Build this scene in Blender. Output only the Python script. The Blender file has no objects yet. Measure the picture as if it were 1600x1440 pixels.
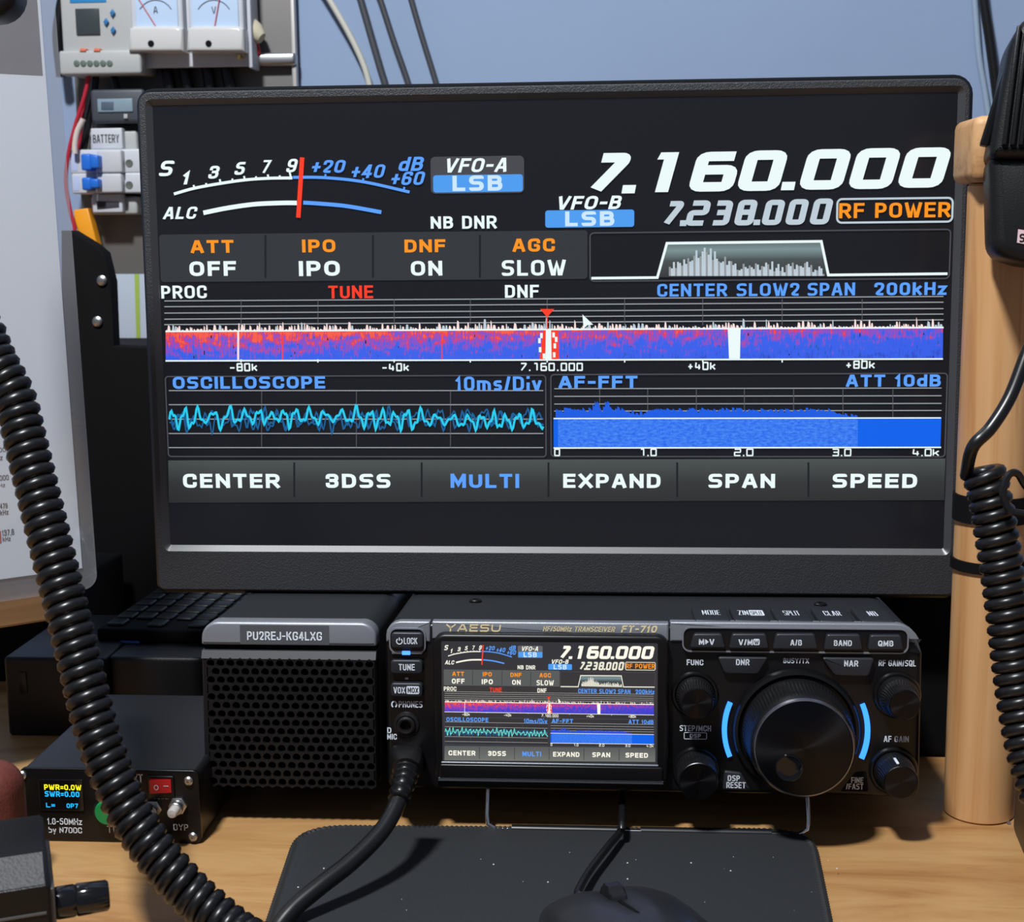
import bpy, bmesh, math, random
from math import sin, cos, pi, radians as RD
from mathutils import Vector as V, Matrix

# ------------------------------------------------------------------ camera, light, exposure
F = 2240.0                                   # focal length in pixels of the 1600 x 1440 frame
CX = V((0.99759563, 0.00082016, -0.06929856))    # room's right, up/down and depth axes seen by the camera
CD = V((0.01011673, 0.98749525, 0.15732381))
CF = CX.cross(CD).normalized()
CAM = V((0, 0, 0.27))                        # 27 cm above the desk top (z = 0)
def cam2w(v): return V((CX.dot(v), CF.dot(v), -CD.dot(v)))
random.seed(7)
scn = bpy.context.scene
COL = scn.collection
cd = bpy.data.cameras.new('camera'); cam = bpy.data.objects.new('camera', cd); COL.objects.link(cam)
a, b, c = cam2w(V((1, 0, 0))), -cam2w(V((0, 1, 0))), -cam2w(V((0, 0, 1)))
cam.matrix_world = Matrix(((a.x, b.x, c.x, CAM.x), (a.y, b.y, c.y, CAM.y), (a.z, b.z, c.z, CAM.z), (0, 0, 0, 1)))
cd.sensor_fit = 'HORIZONTAL'; cd.sensor_width = 36; cd.lens = F / 1600 * 36
cd.clip_start = 0.02; cd.clip_end = 20
cd.dof.use_dof = True; cd.dof.focus_distance = 0.66; cd.dof.aperture_fstop = 26
scn.camera = cam
wd = bpy.data.worlds.new('room_ambient'); scn.world = wd; wd.use_nodes = True
bg = wd.node_tree.nodes['Background']; bg.inputs[0].default_value = (0.62, 0.74, 1.0, 1); bg.inputs[1].default_value = 0.17
def lamp(name, pos, target, size, power, col):
    l = bpy.data.lights.new(name, 'AREA'); l.shape = 'DISK'; l.size = size; l.energy = power; l.color = col
    o = bpy.data.objects.new(name, l); COL.objects.link(o); o.location = pos
    o.rotation_euler = (V(target) - V(pos)).to_track_quat('-Z', 'Y').to_euler()
    return o
lamp('ceiling_lamp', (-0.33, -0.06, 1.42), (0, .65, .1), 0.16, 34, (.97, .99, 1))
scn.view_settings.view_transform = 'Standard'; scn.view_settings.look = 'None'
scn.view_settings.exposure = 0.0; scn.view_settings.gamma = 1.0; scn.view_settings.use_curve_mapping = False

# ------------------------------------------------------------------ helpers
def W(px, py, Z): return CAM + cam2w(V(((px - 800) / F, (py - 720) / F, 1))) * Z
def ray(px, py): return cam2w(V(((px - 800) / F, (py - 720) / F, 1)))
def T(px, py, z=0.0):
    d = ray(px, py); return CAM + d * ((z - CAM.z) / d.z)

class Fr:
    """a thing's own axes: x right, y depth (away), z up"""
    def __init__(s, o, ex=(1, 0, 0), ez=(0, 0, 1)):
        s.o = V(o); s.ex = V(ex).normalized(); s.ez = V(ez).normalized(); s.ey = s.ez.cross(s.ex).normalized(); s.ez = s.ex.cross(s.ey)
    def M(s):
        x, y, z, o = s.ex, s.ey, s.ez, s.o
        return Matrix(((x.x, y.x, z.x, o.x), (x.y, y.y, z.y, o.y), (x.z, y.z, z.z, o.z), (0, 0, 0, 1)))
    def loc(s, p):
        d = V(p) - s.o; return V((d.dot(s.ex), d.dot(s.ey), d.dot(s.ez)))
    def w(s, p): return s.o + s.ex * p[0] + s.ey * p[1] + s.ez * p[2]
    def pix(s, px, py, val=0.0, ax=1):
        d = ray(px, py); n = (s.ex, s.ey, s.ez)[ax]
        k = (val - (CAM - s.o).dot(n)) / d.dot(n)
        return s.loc(CAM + d * k)
    def xz(s, px, py, y=0.0):
        p = s.pix(px, py, y); return (p.x, p.z)
def yaw(deg): return (cos(RD(deg)), sin(RD(deg)), 0)
WORLD = Fr((0, 0, 0))

def lin(c):
    c = c / 255.0
    return c / 12.92 if c <= .04045 else ((c + .055) / 1.055) ** 2.4
def rgb(r, g, b): return (lin(r), lin(g), lin(b), 1)
MATS = {}
def mat(name, col, rough=.5, metal=0.0, bump=0.0, bscale=2500, emit=None, es=1.0, spec=.5, var=0.0, vscale=40, aniso=0.0, coat=0.0):
    if name in MATS: return MATS[name]
    m = bpy.data.materials.new(name); m.use_nodes = True; nt = m.node_tree; p = nt.nodes['Principled BSDF']
    p.inputs['Base Color'].default_value = col; p.inputs['Roughness'].default_value = rough
    p.inputs['Metallic'].default_value = metal; p.inputs['Specular IOR Level'].default_value = spec
    if coat: p.inputs['Coat Weight'].default_value = coat; p.inputs['Coat Roughness'].default_value = .08
    if emit: p.inputs['Emission Color'].default_value = emit; p.inputs['Emission Strength'].default_value = es
    tc = nt.nodes.new('ShaderNodeTexCoord')
    if aniso:
        p.inputs['Anisotropic'].default_value = aniso
        tg = nt.nodes.new('ShaderNodeTangent'); tg.direction_type = 'RADIAL'; tg.axis = 'Y'; nt.links.new(tg.outputs[0], p.inputs['Tangent'])
    if var:
        n = nt.nodes.new('ShaderNodeTexNoise'); n.inputs['Scale'].default_value = vscale; n.inputs['Detail'].default_value = 5
        nt.links.new(tc.outputs['Object'], n.inputs['Vector'])
        mx = nt.nodes.new('ShaderNodeMixRGB'); mx.blend_type = 'MULTIPLY'; mx.inputs[0].default_value = var
        mx.inputs[1].default_value = col; nt.links.new(n.outputs['Fac'], mx.inputs[2]); nt.links.new(mx.outputs[0], p.inputs['Base Color'])
    if bump:
        n = nt.nodes.new('ShaderNodeTexNoise'); n.inputs['Scale'].default_value = bscale; n.inputs['Detail'].default_value = 2
        nt.links.new(tc.outputs['Object'], n.inputs['Vector'])
        bp = nt.nodes.new('ShaderNodeBump'); bp.inputs['Strength'].default_value = bump; bp.inputs['Distance'].default_value = .0004
        nt.links.new(n.outputs['Fac'], bp.inputs['Height']); nt.links.new(bp.outputs[0], p.inputs['Normal'])
    MATS[name] = m
    return m
def glow(name, c, s=1.0, base=0.0):
    return mat(name, (base, base, base, 1), .5, emit=c, es=s, spec=.2)
def wood(name, stops, scale, rough=.5, dist=2.0):
    m = bpy.data.materials.new(name); m.use_nodes = True; nt = m.node_tree; p = nt.nodes['Principled BSDF']; p.inputs['Roughness'].default_value = rough
    tc = nt.nodes.new('ShaderNodeTexCoord'); mp = nt.nodes.new('ShaderNodeMapping'); mp.inputs['Scale'].default_value = scale
    nt.links.new(tc.outputs['Object'], mp.inputs['Vector'])
    n = nt.nodes.new('ShaderNodeTexNoise'); n.inputs['Scale'].default_value = 1; n.inputs['Detail'].default_value = 8; n.inputs['Roughness'].default_value = .62; n.inputs['Distortion'].default_value = dist
    nt.links.new(mp.outputs[0], n.inputs['Vector'])
    r = nt.nodes.new('ShaderNodeValToRGB'); cr = r.color_ramp
    while len(cr.elements) < len(stops): cr.elements.new(.5)
    for e, (q, col) in zip(cr.elements, stops): e.position = q; e.color = rgb(*col)
    nt.links.new(n.outputs['Fac'], r.inputs[0]); nt.links.new(r.outputs[0], p.inputs['Base Color'])
    bp = nt.nodes.new('ShaderNodeBump'); bp.inputs['Strength'].default_value = .15; bp.inputs['Distance'].default_value = .0006
    nt.links.new(n.outputs['Fac'], bp.inputs['Height']); nt.links.new(bp.outputs[0], p.inputs['Normal'])
    return m

def rr(x0, x1, z0, z1, r=0.0, n=5):
    """rounded rectangle outline, counter clockwise seen from the front; r may be 4 radii: bl, br, tr, tl"""
    rs = r if isinstance(r, (tuple, list)) else (r,) * 4
    out = []
    for (cx, cz, sx, sz, a0), q in zip(((x0, z0, 1, 1, pi), (x1, z0, -1, 1, 1.5 * pi), (x1, z1, -1, -1, 0), (x0, z1, 1, -1, .5 * pi)), rs):
        q = max(q, 1e-6)
        for i in range(n + 1):
            t = a0 + .5 * pi * i / n
            out.append((cx + sx * q + q * cos(t), cz + sz * q + q * sin(t)))
    return out
def inset(pts, d):
    """move an outline inwards by d along its vertex normals"""
    n = len(pts); out = []
    for i in range(n):
        p, q, r = V(pts[i - 1]), V(pts[i]), V(pts[(i + 1) % n])
        e1 = (q - p); e2 = (r - q)
        if e1.length < 1e-9: e1 = e2
        if e2.length < 1e-9: e2 = e1
        n1 = V((-e1.y, e1.x)).normalized(); n2 = V((-e2.y, e2.x)).normalized()
        m = (n1 + n2); m = m.normalized() if m.length > 1e-9 else n1
        out.append(tuple(q + m * d / max(.5, m.dot(n1))))
    return out

class MB:
    def __init__(s): s.v = []; s.f = []; s.m = []; s.uv = {}
    def add(s, vs, fs, mi=0):
        o = len(s.v); s.v += [tuple(q) for q in vs]
        for q in fs: s.f.append(tuple(i + o for i in q)); s.m.append(mi)
    def loft(s, loops, mi=0, cap0=True, cap1=True, closed=True, mis=None):
        n = len(loops[0]); o = len(s.v)
        for L in loops: s.v += [tuple(q) for q in L]
        for k in range(len(loops) - 1):
            for i in range(n if closed else n - 1):
                j = (i + 1) % n
                s.f.append((o + k * n + i, o + (k + 1) * n + i, o + (k + 1) * n + j, o + k * n + j)); s.m.append(mis[k] if mis else mi)
        if cap0: s.f.append(tuple(o + i for i in range(n))); s.m.append(mis[0] if mis else mi)
        if cap1: s.f.append(tuple(o + (len(loops) - 1) * n + i for i in reversed(range(n)))); s.m.append(mis[-1] if mis else mi)
    def slab(s, outl, y0, y1, ch=0.0, mi=0, chb=0.0):
        """outline (x, z) pushed from y0 (front) back to y1, its front edge rounded by ch"""
        L = []
        if ch:
            for k in range(4):
                t = pi / 2 * k / 3; L.append([(x, y0 + ch * (1 - cos(t)), z) for x, z in inset(outl, ch * (1 - sin(t)))])
        else: L.append([(x, y0, z) for x, z in outl])
        if chb:
            L.append([(x, y1 - chb, z) for x, z in outl]); L.append([(x, y1, z) for x, z in inset(outl, chb)])
        else: L.append([(x, y1, z) for x, z in outl])
        s.loft(L, mi)
    def ring(s, outer, inner, y0, y1, mi=0, ch=0.0):
        """frame between two outlines of equal vertex count"""
        s.loft([[(x, y1, z) for x, z in outer], [(x, y0 + ch, z) for x, z in outer], [(x, y0, z) for x, z in inset(outer, ch)] if ch else [(x, y0, z) for x, z in outer],
                [(x, y0, z) for x, z in inner], [(x, y1, z) for x, z in inner]], mi, False, False)
    def box(s, x0, x1, y0, y1, z0, z1, ch=0.0, mi=0):
        if ch:
            bm = bmesh.new(); bmesh.ops.create_cube(bm, size=1)
            for v in bm.verts: v.co = V(((x0 + x1) / 2 + v.co.x * (x1 - x0), (y0 + y1) / 2 + v.co.y * (y1 - y0), (z0 + z1) / 2 + v.co.z * (z1 - z0)))
            bmesh.ops.bevel(bm, geom=bm.edges[:], offset=ch, segments=3, affect='EDGES', profile=.5)
            bm.verts.index_update()
            s.add([v.co[:] for v in bm.verts], [[v.index for v in f.verts] for f in bm.faces], mi); bm.free()
        else:
            s.add([(x0, y0, z0), (x1, y0, z0), (x1, y1, z0), (x0, y1, z0), (x0, y0, z1), (x1, y0, z1), (x1, y1, z1), (x0, y1, z1)],
                  [(0, 3, 2, 1), (4, 5, 6, 7), (0, 1, 5, 4), (1, 2, 6, 5), (2, 3, 7, 6), (3, 0, 4, 7)], mi)
    def lathe(s, prof, ctr, axis=(0, -1, 0), n=40, mi=0, ribs=None, mis=None, caps=(True, True)):
        ax = V(axis).normalized(); u = V((1, 0, 0)) if abs(ax.x) < .9 else V((0, 0, 1))
        u = (u - ax * u.dot(ax)).normalized(); w = ax.cross(u); L = []
        for k, (r, t) in enumerate(prof):
            lp = []
            for i in range(n):
                q = r - (ribs[1] if ribs and k in ribs[0] and (i // ribs[2]) % 2 else 0)
                an = 2 * pi * i / n; lp.append(V(ctr) + ax * t + (u * cos(an) + w * sin(an)) * q)
            L.append(lp)
        s.loft([list(l) for l in L], mi, *caps, mis=mis)
    def tube(s, pts, r, n=8, mi=0, closed=False, caps=True):
        pts = [V(p) for p in pts]; N = len(pts)
        rad = r if isinstance(r, (list, tuple)) else [r] * N
        L = []; up = None
        for i, p in enumerate(pts):
            t = (pts[(i + 1) % N] - pts[i - 1]) if (closed or 0 < i < N - 1) else (pts[1] - pts[0] if i == 0 else pts[-1] - pts[-2])
            t.normalize()
            if up is None: up = V((0, 0, 1)) if abs(t.z) < .9 else V((1, 0, 0))
            up = (up - t * up.dot(t)).normalized(); w = t.cross(up)
            L.append([p + (up * cos(2 * pi * k / n) + w * sin(2 * pi * k / n)) * rad[i] for k in range(n)])
        if closed: L.append(L[0])
        s.loft(L, mi, caps and not closed, caps and not closed)
    def build(s, name, mats, parent=None, frame=None, smooth=40, label=None, fix=True):
        me = bpy.data.meshes.new(name); me.from_pydata(s.v, [], s.f)
        for m in (mats if isinstance(mats, (list, tuple)) else [mats]): me.materials.append(m)
        for p, mi in zip(me.polygons, s.m): p.material_index = mi
        if fix:
            bm = bmesh.new(); bm.from_mesh(me); bmesh.ops.recalc_face_normals(bm, faces=bm.faces[:]); bm.to_mesh(me); bm.free()
        if smooth:
            me.polygons.foreach_set('use_smooth', [True] * len(me.polygons)); me.set_sharp_from_angle(angle=RD(smooth))
        o = bpy.data.objects.new(name, me); COL.objects.link(o)
        if parent: o.parent = parent
        elif frame is not None: o.matrix_world = frame.M()
        else:
            xs = list(zip(*[v.co for v in me.vertices])); b = V(((min(xs[0]) + max(xs[0])) / 2, (min(xs[1]) + max(xs[1])) / 2, min(xs[2])))
            me.transform(Matrix.Translation(-b)); o.location = b
        if label: o['label'] = label
        return o
def tag(o, label, cat, group=None):
    o['label'] = label; o['category'] = cat
    if group: o['group'] = group
    return o
def struct(o): o['kind'] = 'structure'; return o
def thing(name, label, cat, fr, group=None):
    o = bpy.data.objects.new(name, None); COL.objects.link(o); o.empty_display_size = .02
    o.matrix_world = fr.M(); return tag(o, label, cat, group)

# ------------------------------------------------------------------ lettering
def rect(fr, y, x0, x1, yt, yb):
    """photo box to a box in the plane y of a frame"""
    xm, ym = (x0 + x1) / 2, (yt + yb) / 2
    return fr.xz(x0, ym, y)[0], fr.xz(x1, ym, y)[0], fr.xz(xm, yb, y)[1], fr.xz(xm, yt, y)[1]
FONT = {  # letter -> (width, [(line, closed, round)])
 'A': (1, [([(0, 0), (.4, 1), (.6, 1), (1, 0)], 0, 0), ([(.2, .28), (.8, .28)], 0, 0)]), 'B': (.92, [([(0, 0), (0, 1)], 0, 0), ([(0, 1), (.93, 1), (.93, .53), (0, .53)], 0, 1), ([(0, .53), (1, .53), (1, 0), (0, 0)], 0, 1)]),
 'C': (.95, [([(1, .7), (1, 1), (0, 1), (0, 0), (1, 0), (1, .3)], 0, 1)]), 'D': (.95, [([(0, 0), (0, 1)], 0, 0), ([(0, 1), (1, 1), (1, 0), (0, 0)], 0, 1)]),
 'E': (.86, [([(1, 1), (0, 1), (0, 0), (1, 0)], 0, 0), ([(0, .52), (.92, .52)], 0, 0)]), 'F': (.84, [([(1, 1), (0, 1), (0, 0)], 0, 0), ([(0, .5), (.9, .5)], 0, 0)]),
 'G': (.97, [([(1, .74), (1, 1), (0, 1), (0, 0), (1, 0), (1, .47), (.6, .47)], 0, 1)]), 'H': (.95, [([(0, 0), (0, 1)], 0, 0), ([(1, 0), (1, 1)], 0, 0), ([(0, .5), (1, .5)], 0, 0)]),
 'I': (.26, [([(.5, 0), (.5, 1)], 0, 0)]), 'J': (.8, [([(1, 1), (1, 0), (0, 0), (0, .3)], 0, 1)]), 'K': (.95, [([(0, 0), (0, 1)], 0, 0), ([(.95, 1), (.1, .42)], 0, 0), ([(.4, .62), (1, 0)], 0, 0)]),
 'L': (.8, [([(0, 1), (0, 0), (1, 0)], 0, 0)]), 'M': (1.12, [([(0, 0), (0, 1)], 0, 0), ([(.04, 1), (.5, .2), (.96, 1)], 0, 0), ([(1, 0), (1, 1)], 0, 0)]), 'N': (.97, [([(0, 0), (0, 1)], 0, 0), ([(.03, .97), (.97, .03)], 0, 0), ([(1, 0), (1, 1)], 0, 0)]),
 'O': (1, [([(0, 0), (1, 0), (1, 1), (0, 1)], 1, 1)]), 'P': (.9, [([(0, 0), (0, 1)], 0, 0), ([(0, 1), (1, 1), (1, .42), (0, .42)], 0, 1)]), 'Q': (1, [([(0, 0), (1, 0), (1, 1), (0, 1)], 1, 1), ([(.6, .3), (1, -.05)], 0, 0)]),
 'R': (.95, [([(0, 0), (0, 1)], 0, 0), ([(0, 1), (1, 1), (1, .45), (0, .45)], 0, 1), ([(.55, .42), (1, 0)], 0, 0)]), 'S': (.92, [([(1, .86), (1, 1), (0, 1), (0, .52), (1, .52), (1, 0), (0, 0), (0, .14)], 0, 2)]),
 'T': (.92, [([(0, 1), (1, 1)], 0, 0), ([(.5, 1), (.5, 0)], 0, 0)]), 'U': (.95, [([(0, 1), (0, 0), (1, 0), (1, 1)], 0, 1)]), 'V': (1, [([(0, 1), (.42, 0), (.58, 0), (1, 1)], 0, 0)]), 'W': (1.35, [([(0, 1), (.22, 0), (.32, 0), (.5, .85), (.68, 0), (.78, 0), (1, 1)], 0, 0)]),
 'X': (.98, [([(0, 1), (1, 0)], 0, 0), ([(0, 0), (1, 1)], 0, 0)]), 'Y': (.98, [([(0, 1), (.5, .48), (1, 1)], 0, 0), ([(.5, .5), (.5, 0)], 0, 0)]), 'Z': (.9, [([(0, 1), (1, 1), (0, 0), (1, 0)], 0, 0)]),
 '0': (.9, [([(0, 0), (1, 0), (1, 1), (0, 1)], 1, 1)]), '1': (.5, [([(0, .78), (.7, 1), (.7, 0)], 0, 0)]), '2': (.86, [([(0, .74), (0, 1), (1, 1), (1, .58), (0, 0), (1, 0)], 0, 1)]), '3': (.86, [([(0, .76), (0, 1), (1, 1), (1, .53), (.3, .53)], 0, 1), ([(.3, .53), (1, .53), (1, 0), (0, 0), (0, .24)], 0, 1)]),
 '4': (.9, [([(1, .26), (0, .26), (.6, 1), (.72, 1), (.72, 0)], 0, 0)]), '5': (.86, [([(.95, 1), (.05, 1), (0, .58), (1, .58), (1, 0), (0, 0), (0, .2)], 0, 1)]), '6': (.88, [([(1, .8), (1, 1), (0, 1), (0, 0), (1, 0), (1, .56), (.05, .56)], 0, 1)]), '7': (.84, [([(0, 1), (1, 1), (.35, 0)], 0, 0)]),
 '8': (.9, [([(0, 0), (1, 0), (1, .53), (0, .53)], 1, 1), ([(.05, .53), (.95, .53), (.95, 1), (.05, 1)], 1, 1)]), '9': (.88, [([(0, .2), (0, 0), (1, 0), (1, 1), (0, 1), (0, .44), (.95, .44)], 0, 1)]),
 'd': (.84, [([(1, 1), (1, 0)], 0, 0), ([(0, 0), (1, 0), (1, .66), (0, .66)], 1, 1)]), 'b': (.84, [([(0, 1), (0, 0)], 0, 0), ([(0, 0), (1, 0), (1, .66), (0, .66)], 1, 1)]), 'k': (.8, [([(0, 1), (0, 0)], 0, 0), ([(.95, .68), (.1, .3)], 0, 0), ([(.4, .42), (1, 0)], 0, 0)]), 'z': (.74, [([(0, .67), (1, .67), (0, 0), (1, 0)], 0, 0)]),
 'm': (1.2, [([(0, 0), (0, .67)], 0, 0), ([(0, .67), (1, .67), (1, 0)], 0, 1), ([(.5, .67), (.5, 0)], 0, 0)]), 's': (.74, [([(1, .67), (0, .67), (0, .34), (1, .34), (1, 0), (0, 0)], 0, 1)]), 'i': (.26, [([(.5, 0), (.5, .48)], 0, 0), ([(.5, 1), (.5, 1.02)], 0, 0)]), 'v': (.8, [([(0, .66), (.42, 0), (.58, 0), (1, .66)], 0, 0)]),
 'y': (.8, [([(0, .66), (.5, 0)], 0, 0), ([(1, .66), (.3, -.3)], 0, 0)]), '+': (.75, [([(0, .45), (1, .45)], 0, 0), ([(.5, .1), (.5, .8)], 0, 0)]), '-': (.6, [([(0, .46), (1, .46)], 0, 0)]), '/': (.5, [([(0, 0), (1, 1)], 0, 0)]), '.': (.24, [([(.5, 0), (.5, .02)], 0, 0)]), ',': (.24, [([(.6, .02), (.4, -.12)], 0, 0)]),
 '=': (.7, [([(0, .25), (1, .25)], 0, 0), ([(0, .65), (1, .65)], 0, 0)]), '>': (.7, [([(0, .15), (0, .85), (.95, .5), (0, .15)], 0, 0)]), '(': (.3, [([(1, 1), (.2, .7), (.2, .3), (1, 0)], 0, 0)]), ' ': (.42, [])}
def txt(mb, fr, y, s, x0, x1, yt, yb, mi=0, bold=.02, shear=0.0, sp=1.0, tw=None, ax=1.0):
    """block lettering fitted to a photo box: strokes of even weight with square ends"""
    a, b, c, d = rect(fr, y, x0, x1, yt, yb); h = d - c; org = a; b = (b - a) / ax; a = 0
    t = h * (tw or (.14 + bold * 3.0)); L = shear * h / ax
    gap = .13 * sp + t / h * .35; ws = [FONT[q][0] for q in s]
    k = (b - a - L) / (sum(ws) + gap * (len(s) - 1)); x = a; t = min(t, .27 * k)
    for q, w in zip(s, ws):
        W_ = w * k
        for pts, cl, rd in FONT[q][1]:
            P = [V((x + t / 2 + u * max(W_ - t, 0), c + t / 2 + v * (h - t))) for u, v in pts]
            if not cl and len(P) > 1:
                P[0] = P[0] + (P[0] - P[1]).normalized() * (t / 2 if not rd else (t * .28 if rd == 1 else 0)); P[-1] = P[-1] + (P[-1] - P[-2]).normalized() * (t / 2 if not rd else (t * .28 if rd == 1 else 0))
            if rd: P = rounded(P, min(h * .34, W_ * .45), cl, 4)
            vs, fs = stroke2(P, t, cl)
            mb.add([(org + (xx + L * (zz - c) / h) * ax, y, zz) for xx, zz in vs], fs, mi)
        x += W_ + gap * k
def stroke2(pts, w, closed=False):
    """flat ribbon along a 2-D line with mitred corners"""
    P = [V(p) for p in pts]; n = len(P); A = []; B = []
    for i in range(n):
        if closed: e1, e2 = P[i] - P[i - 1], P[(i + 1) % n] - P[i]
        else:
            e1 = P[i] - P[i - 1] if i else P[1] - P[0]; e2 = P[i + 1] - P[i] if i < n - 1 else P[-1] - P[-2]
        n1 = V((-e1.y, e1.x)).normalized(); n2 = V((-e2.y, e2.x)).normalized(); m = n1 + n2
        m = m.normalized() if m.length > 1e-6 else n1
        q = m * (w / 2) / max(.45, m.dot(n1)); A.append(P[i] + q); B.append(P[i] - q)
    k = n if closed else n - 1
    return [tuple(p) for p in A + B], [(i, (i + 1) % n, n + (i + 1) % n, n + i) for i in range(k)]
def rounded(pts, r, closed=False, seg=4):
    P = [V(p) for p in pts]; n = len(P); out = []
    for i in range(n):
        if not closed and i in (0, n - 1): out.append(tuple(P[i])); continue
        a, b, c = P[i - 1], P[i], P[(i + 1) % n]
        q = min(r, (a - b).length * .49, (c - b).length * .49)
        p0 = b + (a - b).normalized() * q; p1 = b + (c - b).normalized() * q
        for k in range(seg + 1):
            t = k / seg; out.append(tuple(p0 * (1 - t) ** 2 + b * 2 * t * (1 - t) + p1 * t * t))
    return out
SEG = {'0': [([(0, 0), (1, 0), (1, 1), (0, 1)], 1)], '7': [([(0, 1), (1, 1), (1, .88), (.08, 0)], 0)], '1': [([(.2, 1), (.75, 1), (.75, 0)], 0)],
       '6': [([(1, 1), (0, 1), (0, 0), (1, 0), (1, .56), (0, .56)], 0)], '2': [([(0, 1), (1, 1), (1, .52), (0, .52), (0, 0), (1, 0)], 0)],
       '3': [([(0, 1), (1, 1), (1, 0), (0, 0)], 0), ([(.15, .52), (1, .52)], 0)], '8': [([(0, 0), (1, 0), (1, 1), (0, 1)], 1), ([(0, .52), (1, .52)], 0)],
       '4': [([(.1, 1), (.0, .3), (1, .3)], 0), ([(.75, .7), (.75, 0)], 0)], 'k': [([(0, 1), (0, 0)], 0), ([(.95, .72), (.1, .3)], 0), ([(.3, .45), (.95, 0)], 0)],
       '+': [([(.05, .4), (.95, .4)], 0), ([(.5, .05), (.5, .78)], 0)], '-': [([(.05, .4), (1, .4)], 0)], '.': [([(.3, .0), (.7, .0)], 0)]}
def digit(mb, fr, y, ch, x0, x1, yt, yb, tw, mi=0, lean=0.0, rd=.5, ax=1.0):
    """squared display numeral in a photo box; tw = stroke width in photo pixels, lean = slant in photo pixels"""
    a, b, c, d = rect(fr, y, x0, x1, yt, yb); k = (b - a) / (x1 - x0); t = tw * k; L = lean * k
    w = (b - a - L) / ax - t; h = d - c - t
    for pts, cl in SEG[ch]:
        if ch == '.':
            if not lean: a = (a + b - t) / 2; b = a + t; d = c + t
            e = b - a - t * ax; mb.add([(a, y, c), (a + t * ax, y, c), (a + e + t * ax, y, d), (a + e, y, d)], [(0, 1, 2, 3)], mi); continue
        if ch == '1' and lean:
            e = b - a - L; f = min(t * ax, e * .72); z_ = d - t * .75
            for P in ([(e - f, c), (e, c), (e, d), (e - f, d)], [(0, z_), (e - f * .5, z_), (e - f * .5, d), (e * .1, d)]): mb.add([(a + x + L * (z - c) / (d - c), y, z) for x, z in P], [(0, 1, 2, 3)], mi)
            continue
        q = [(t / 2 + u * w, c + t / 2 + v * h) for u, v in pts]
        if ch not in '.-+k': q = rounded(q, t * rd, cl)
        vs, fs = stroke2(q, t, cl)
        mb.add([(a + x * ax + L * (z - c) / (d - c), y, z) for x, z in vs], fs, mi)
# ------------------------------------------------------------------ materials
BLK = mat('black_plastic', (.006, .006, .0068, 1), .42, bump=.25, bscale=1800, spec=.35)
BLKS = mat('black_satin', (.0045, .0045, .005, 1), .3, spec=.35)
BLKM = mat('black_matte', (.0025, .0025, .003, 1), .8, spec=.15)
RUB = mat('black_rubber', (.007, .007, .008, 1), .33, spec=.45)
BEZ = mat('bezel_plastic', (.030, .031, .036, 1), .5, bump=.8, bscale=1500, var=.4, vscale=1600)
CHM = mat('bezel_inner_edge', (.035, .036, .041, 1), .4, spec=1.0)
KEY = mat('key_rubber', (.017, .019, .024, 1), .42, spec=.4)
TRIM = mat('trim_paint', (.25, .265, .30, 1), .4, .5, bump=.12, bscale=4000)
TOPM = mat('case_paint', (.016, .018, .022, 1), .42, bump=.3, bscale=3000)
CHR = mat('chrome', (.75, .75, .76, 1), .18, 1.0)
STEEL = mat('brushed_steel', (.5, .5, .5, 1), .35, 1.0)
WHT = mat('white_print', rgb(215, 222, 232), .5)
GOLD = mat('gold_print', rgb(222, 205, 160), .4)
GLASS = mat('screen_glass', (.004, .004, .005, 1), .12)
BRUSH = mat('turned_black_metal', (.03, .03, .033, 1), .3, 1.0, aniso=.85)
# things that light up on the two displays
UIC = ['white', 'blue', 'orange', 'red', 'grey', 'panel', 'key', 'chip', 'line', 'faint', 'pale', 'fft', 'cyan', 'deep', 'dim', 'pink', 'black', 'bar']
def ui_mats(kind):
    A = dict(white=(236, 250, 250), blue=(92, 160, 255), orange=(255, 150, 30), red=(255, 62, 36), grey=(190, 205, 215), panel=(70, 72, 78), key=(50, 53, 57), chip=(78, 156, 240),
             line=(150, 155, 160), faint=(74, 76, 82), pale=(205, 232, 255), fft=(10, 98, 235), cyan=(40, 205, 240), deep=(25, 95, 150), dim=(96, 108, 112), pink=(250, 226, 222), black=(27, 28, 35), bar=(28, 92, 225))
    if kind == 'small': A.update(white=(255, 252, 235), key=(88, 90, 90), cyan=(110, 235, 215), black=(50, 50, 56), panel=(96, 98, 100), dim=(120, 125, 110), line=(175, 175, 170), grey=(238, 236, 215), bar=(45, 80, 215))
    L = [mat(kind + '_' + k, (.004, .004, .004, 1), .3, emit=rgb(*A[k]), es=1.0, spec=.3) for k in UIC]
    return L
def grad_mat(name, stops, axis):
    """lit picture area whose colours run along u or v"""
    m = bpy.data.materials.new(name); m.use_nodes = True; nt = m.node_tree; p = nt.nodes['Principled BSDF']; p.inputs['Base Color'].default_value = (.004, .004, .004, 1)
    uv = nt.nodes.new('ShaderNodeUVMap'); sx = nt.nodes.new('ShaderNodeSeparateXYZ'); nt.links.new(uv.outputs[0], sx.inputs[0])
    r = nt.nodes.new('ShaderNodeValToRGB'); cr = r.color_ramp
    while len(cr.elements) < len(stops): cr.elements.new(.5)
    for e, (q, col) in zip(cr.elements, stops): e.position = q; e.color = rgb(*col)
    nt.links.new(sx.outputs[axis], r.inputs[0]); nt.links.new(r.outputs[0], p.inputs['Emission Color']); p.inputs['Emission Strength'].default_value = 1
    return m
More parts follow.
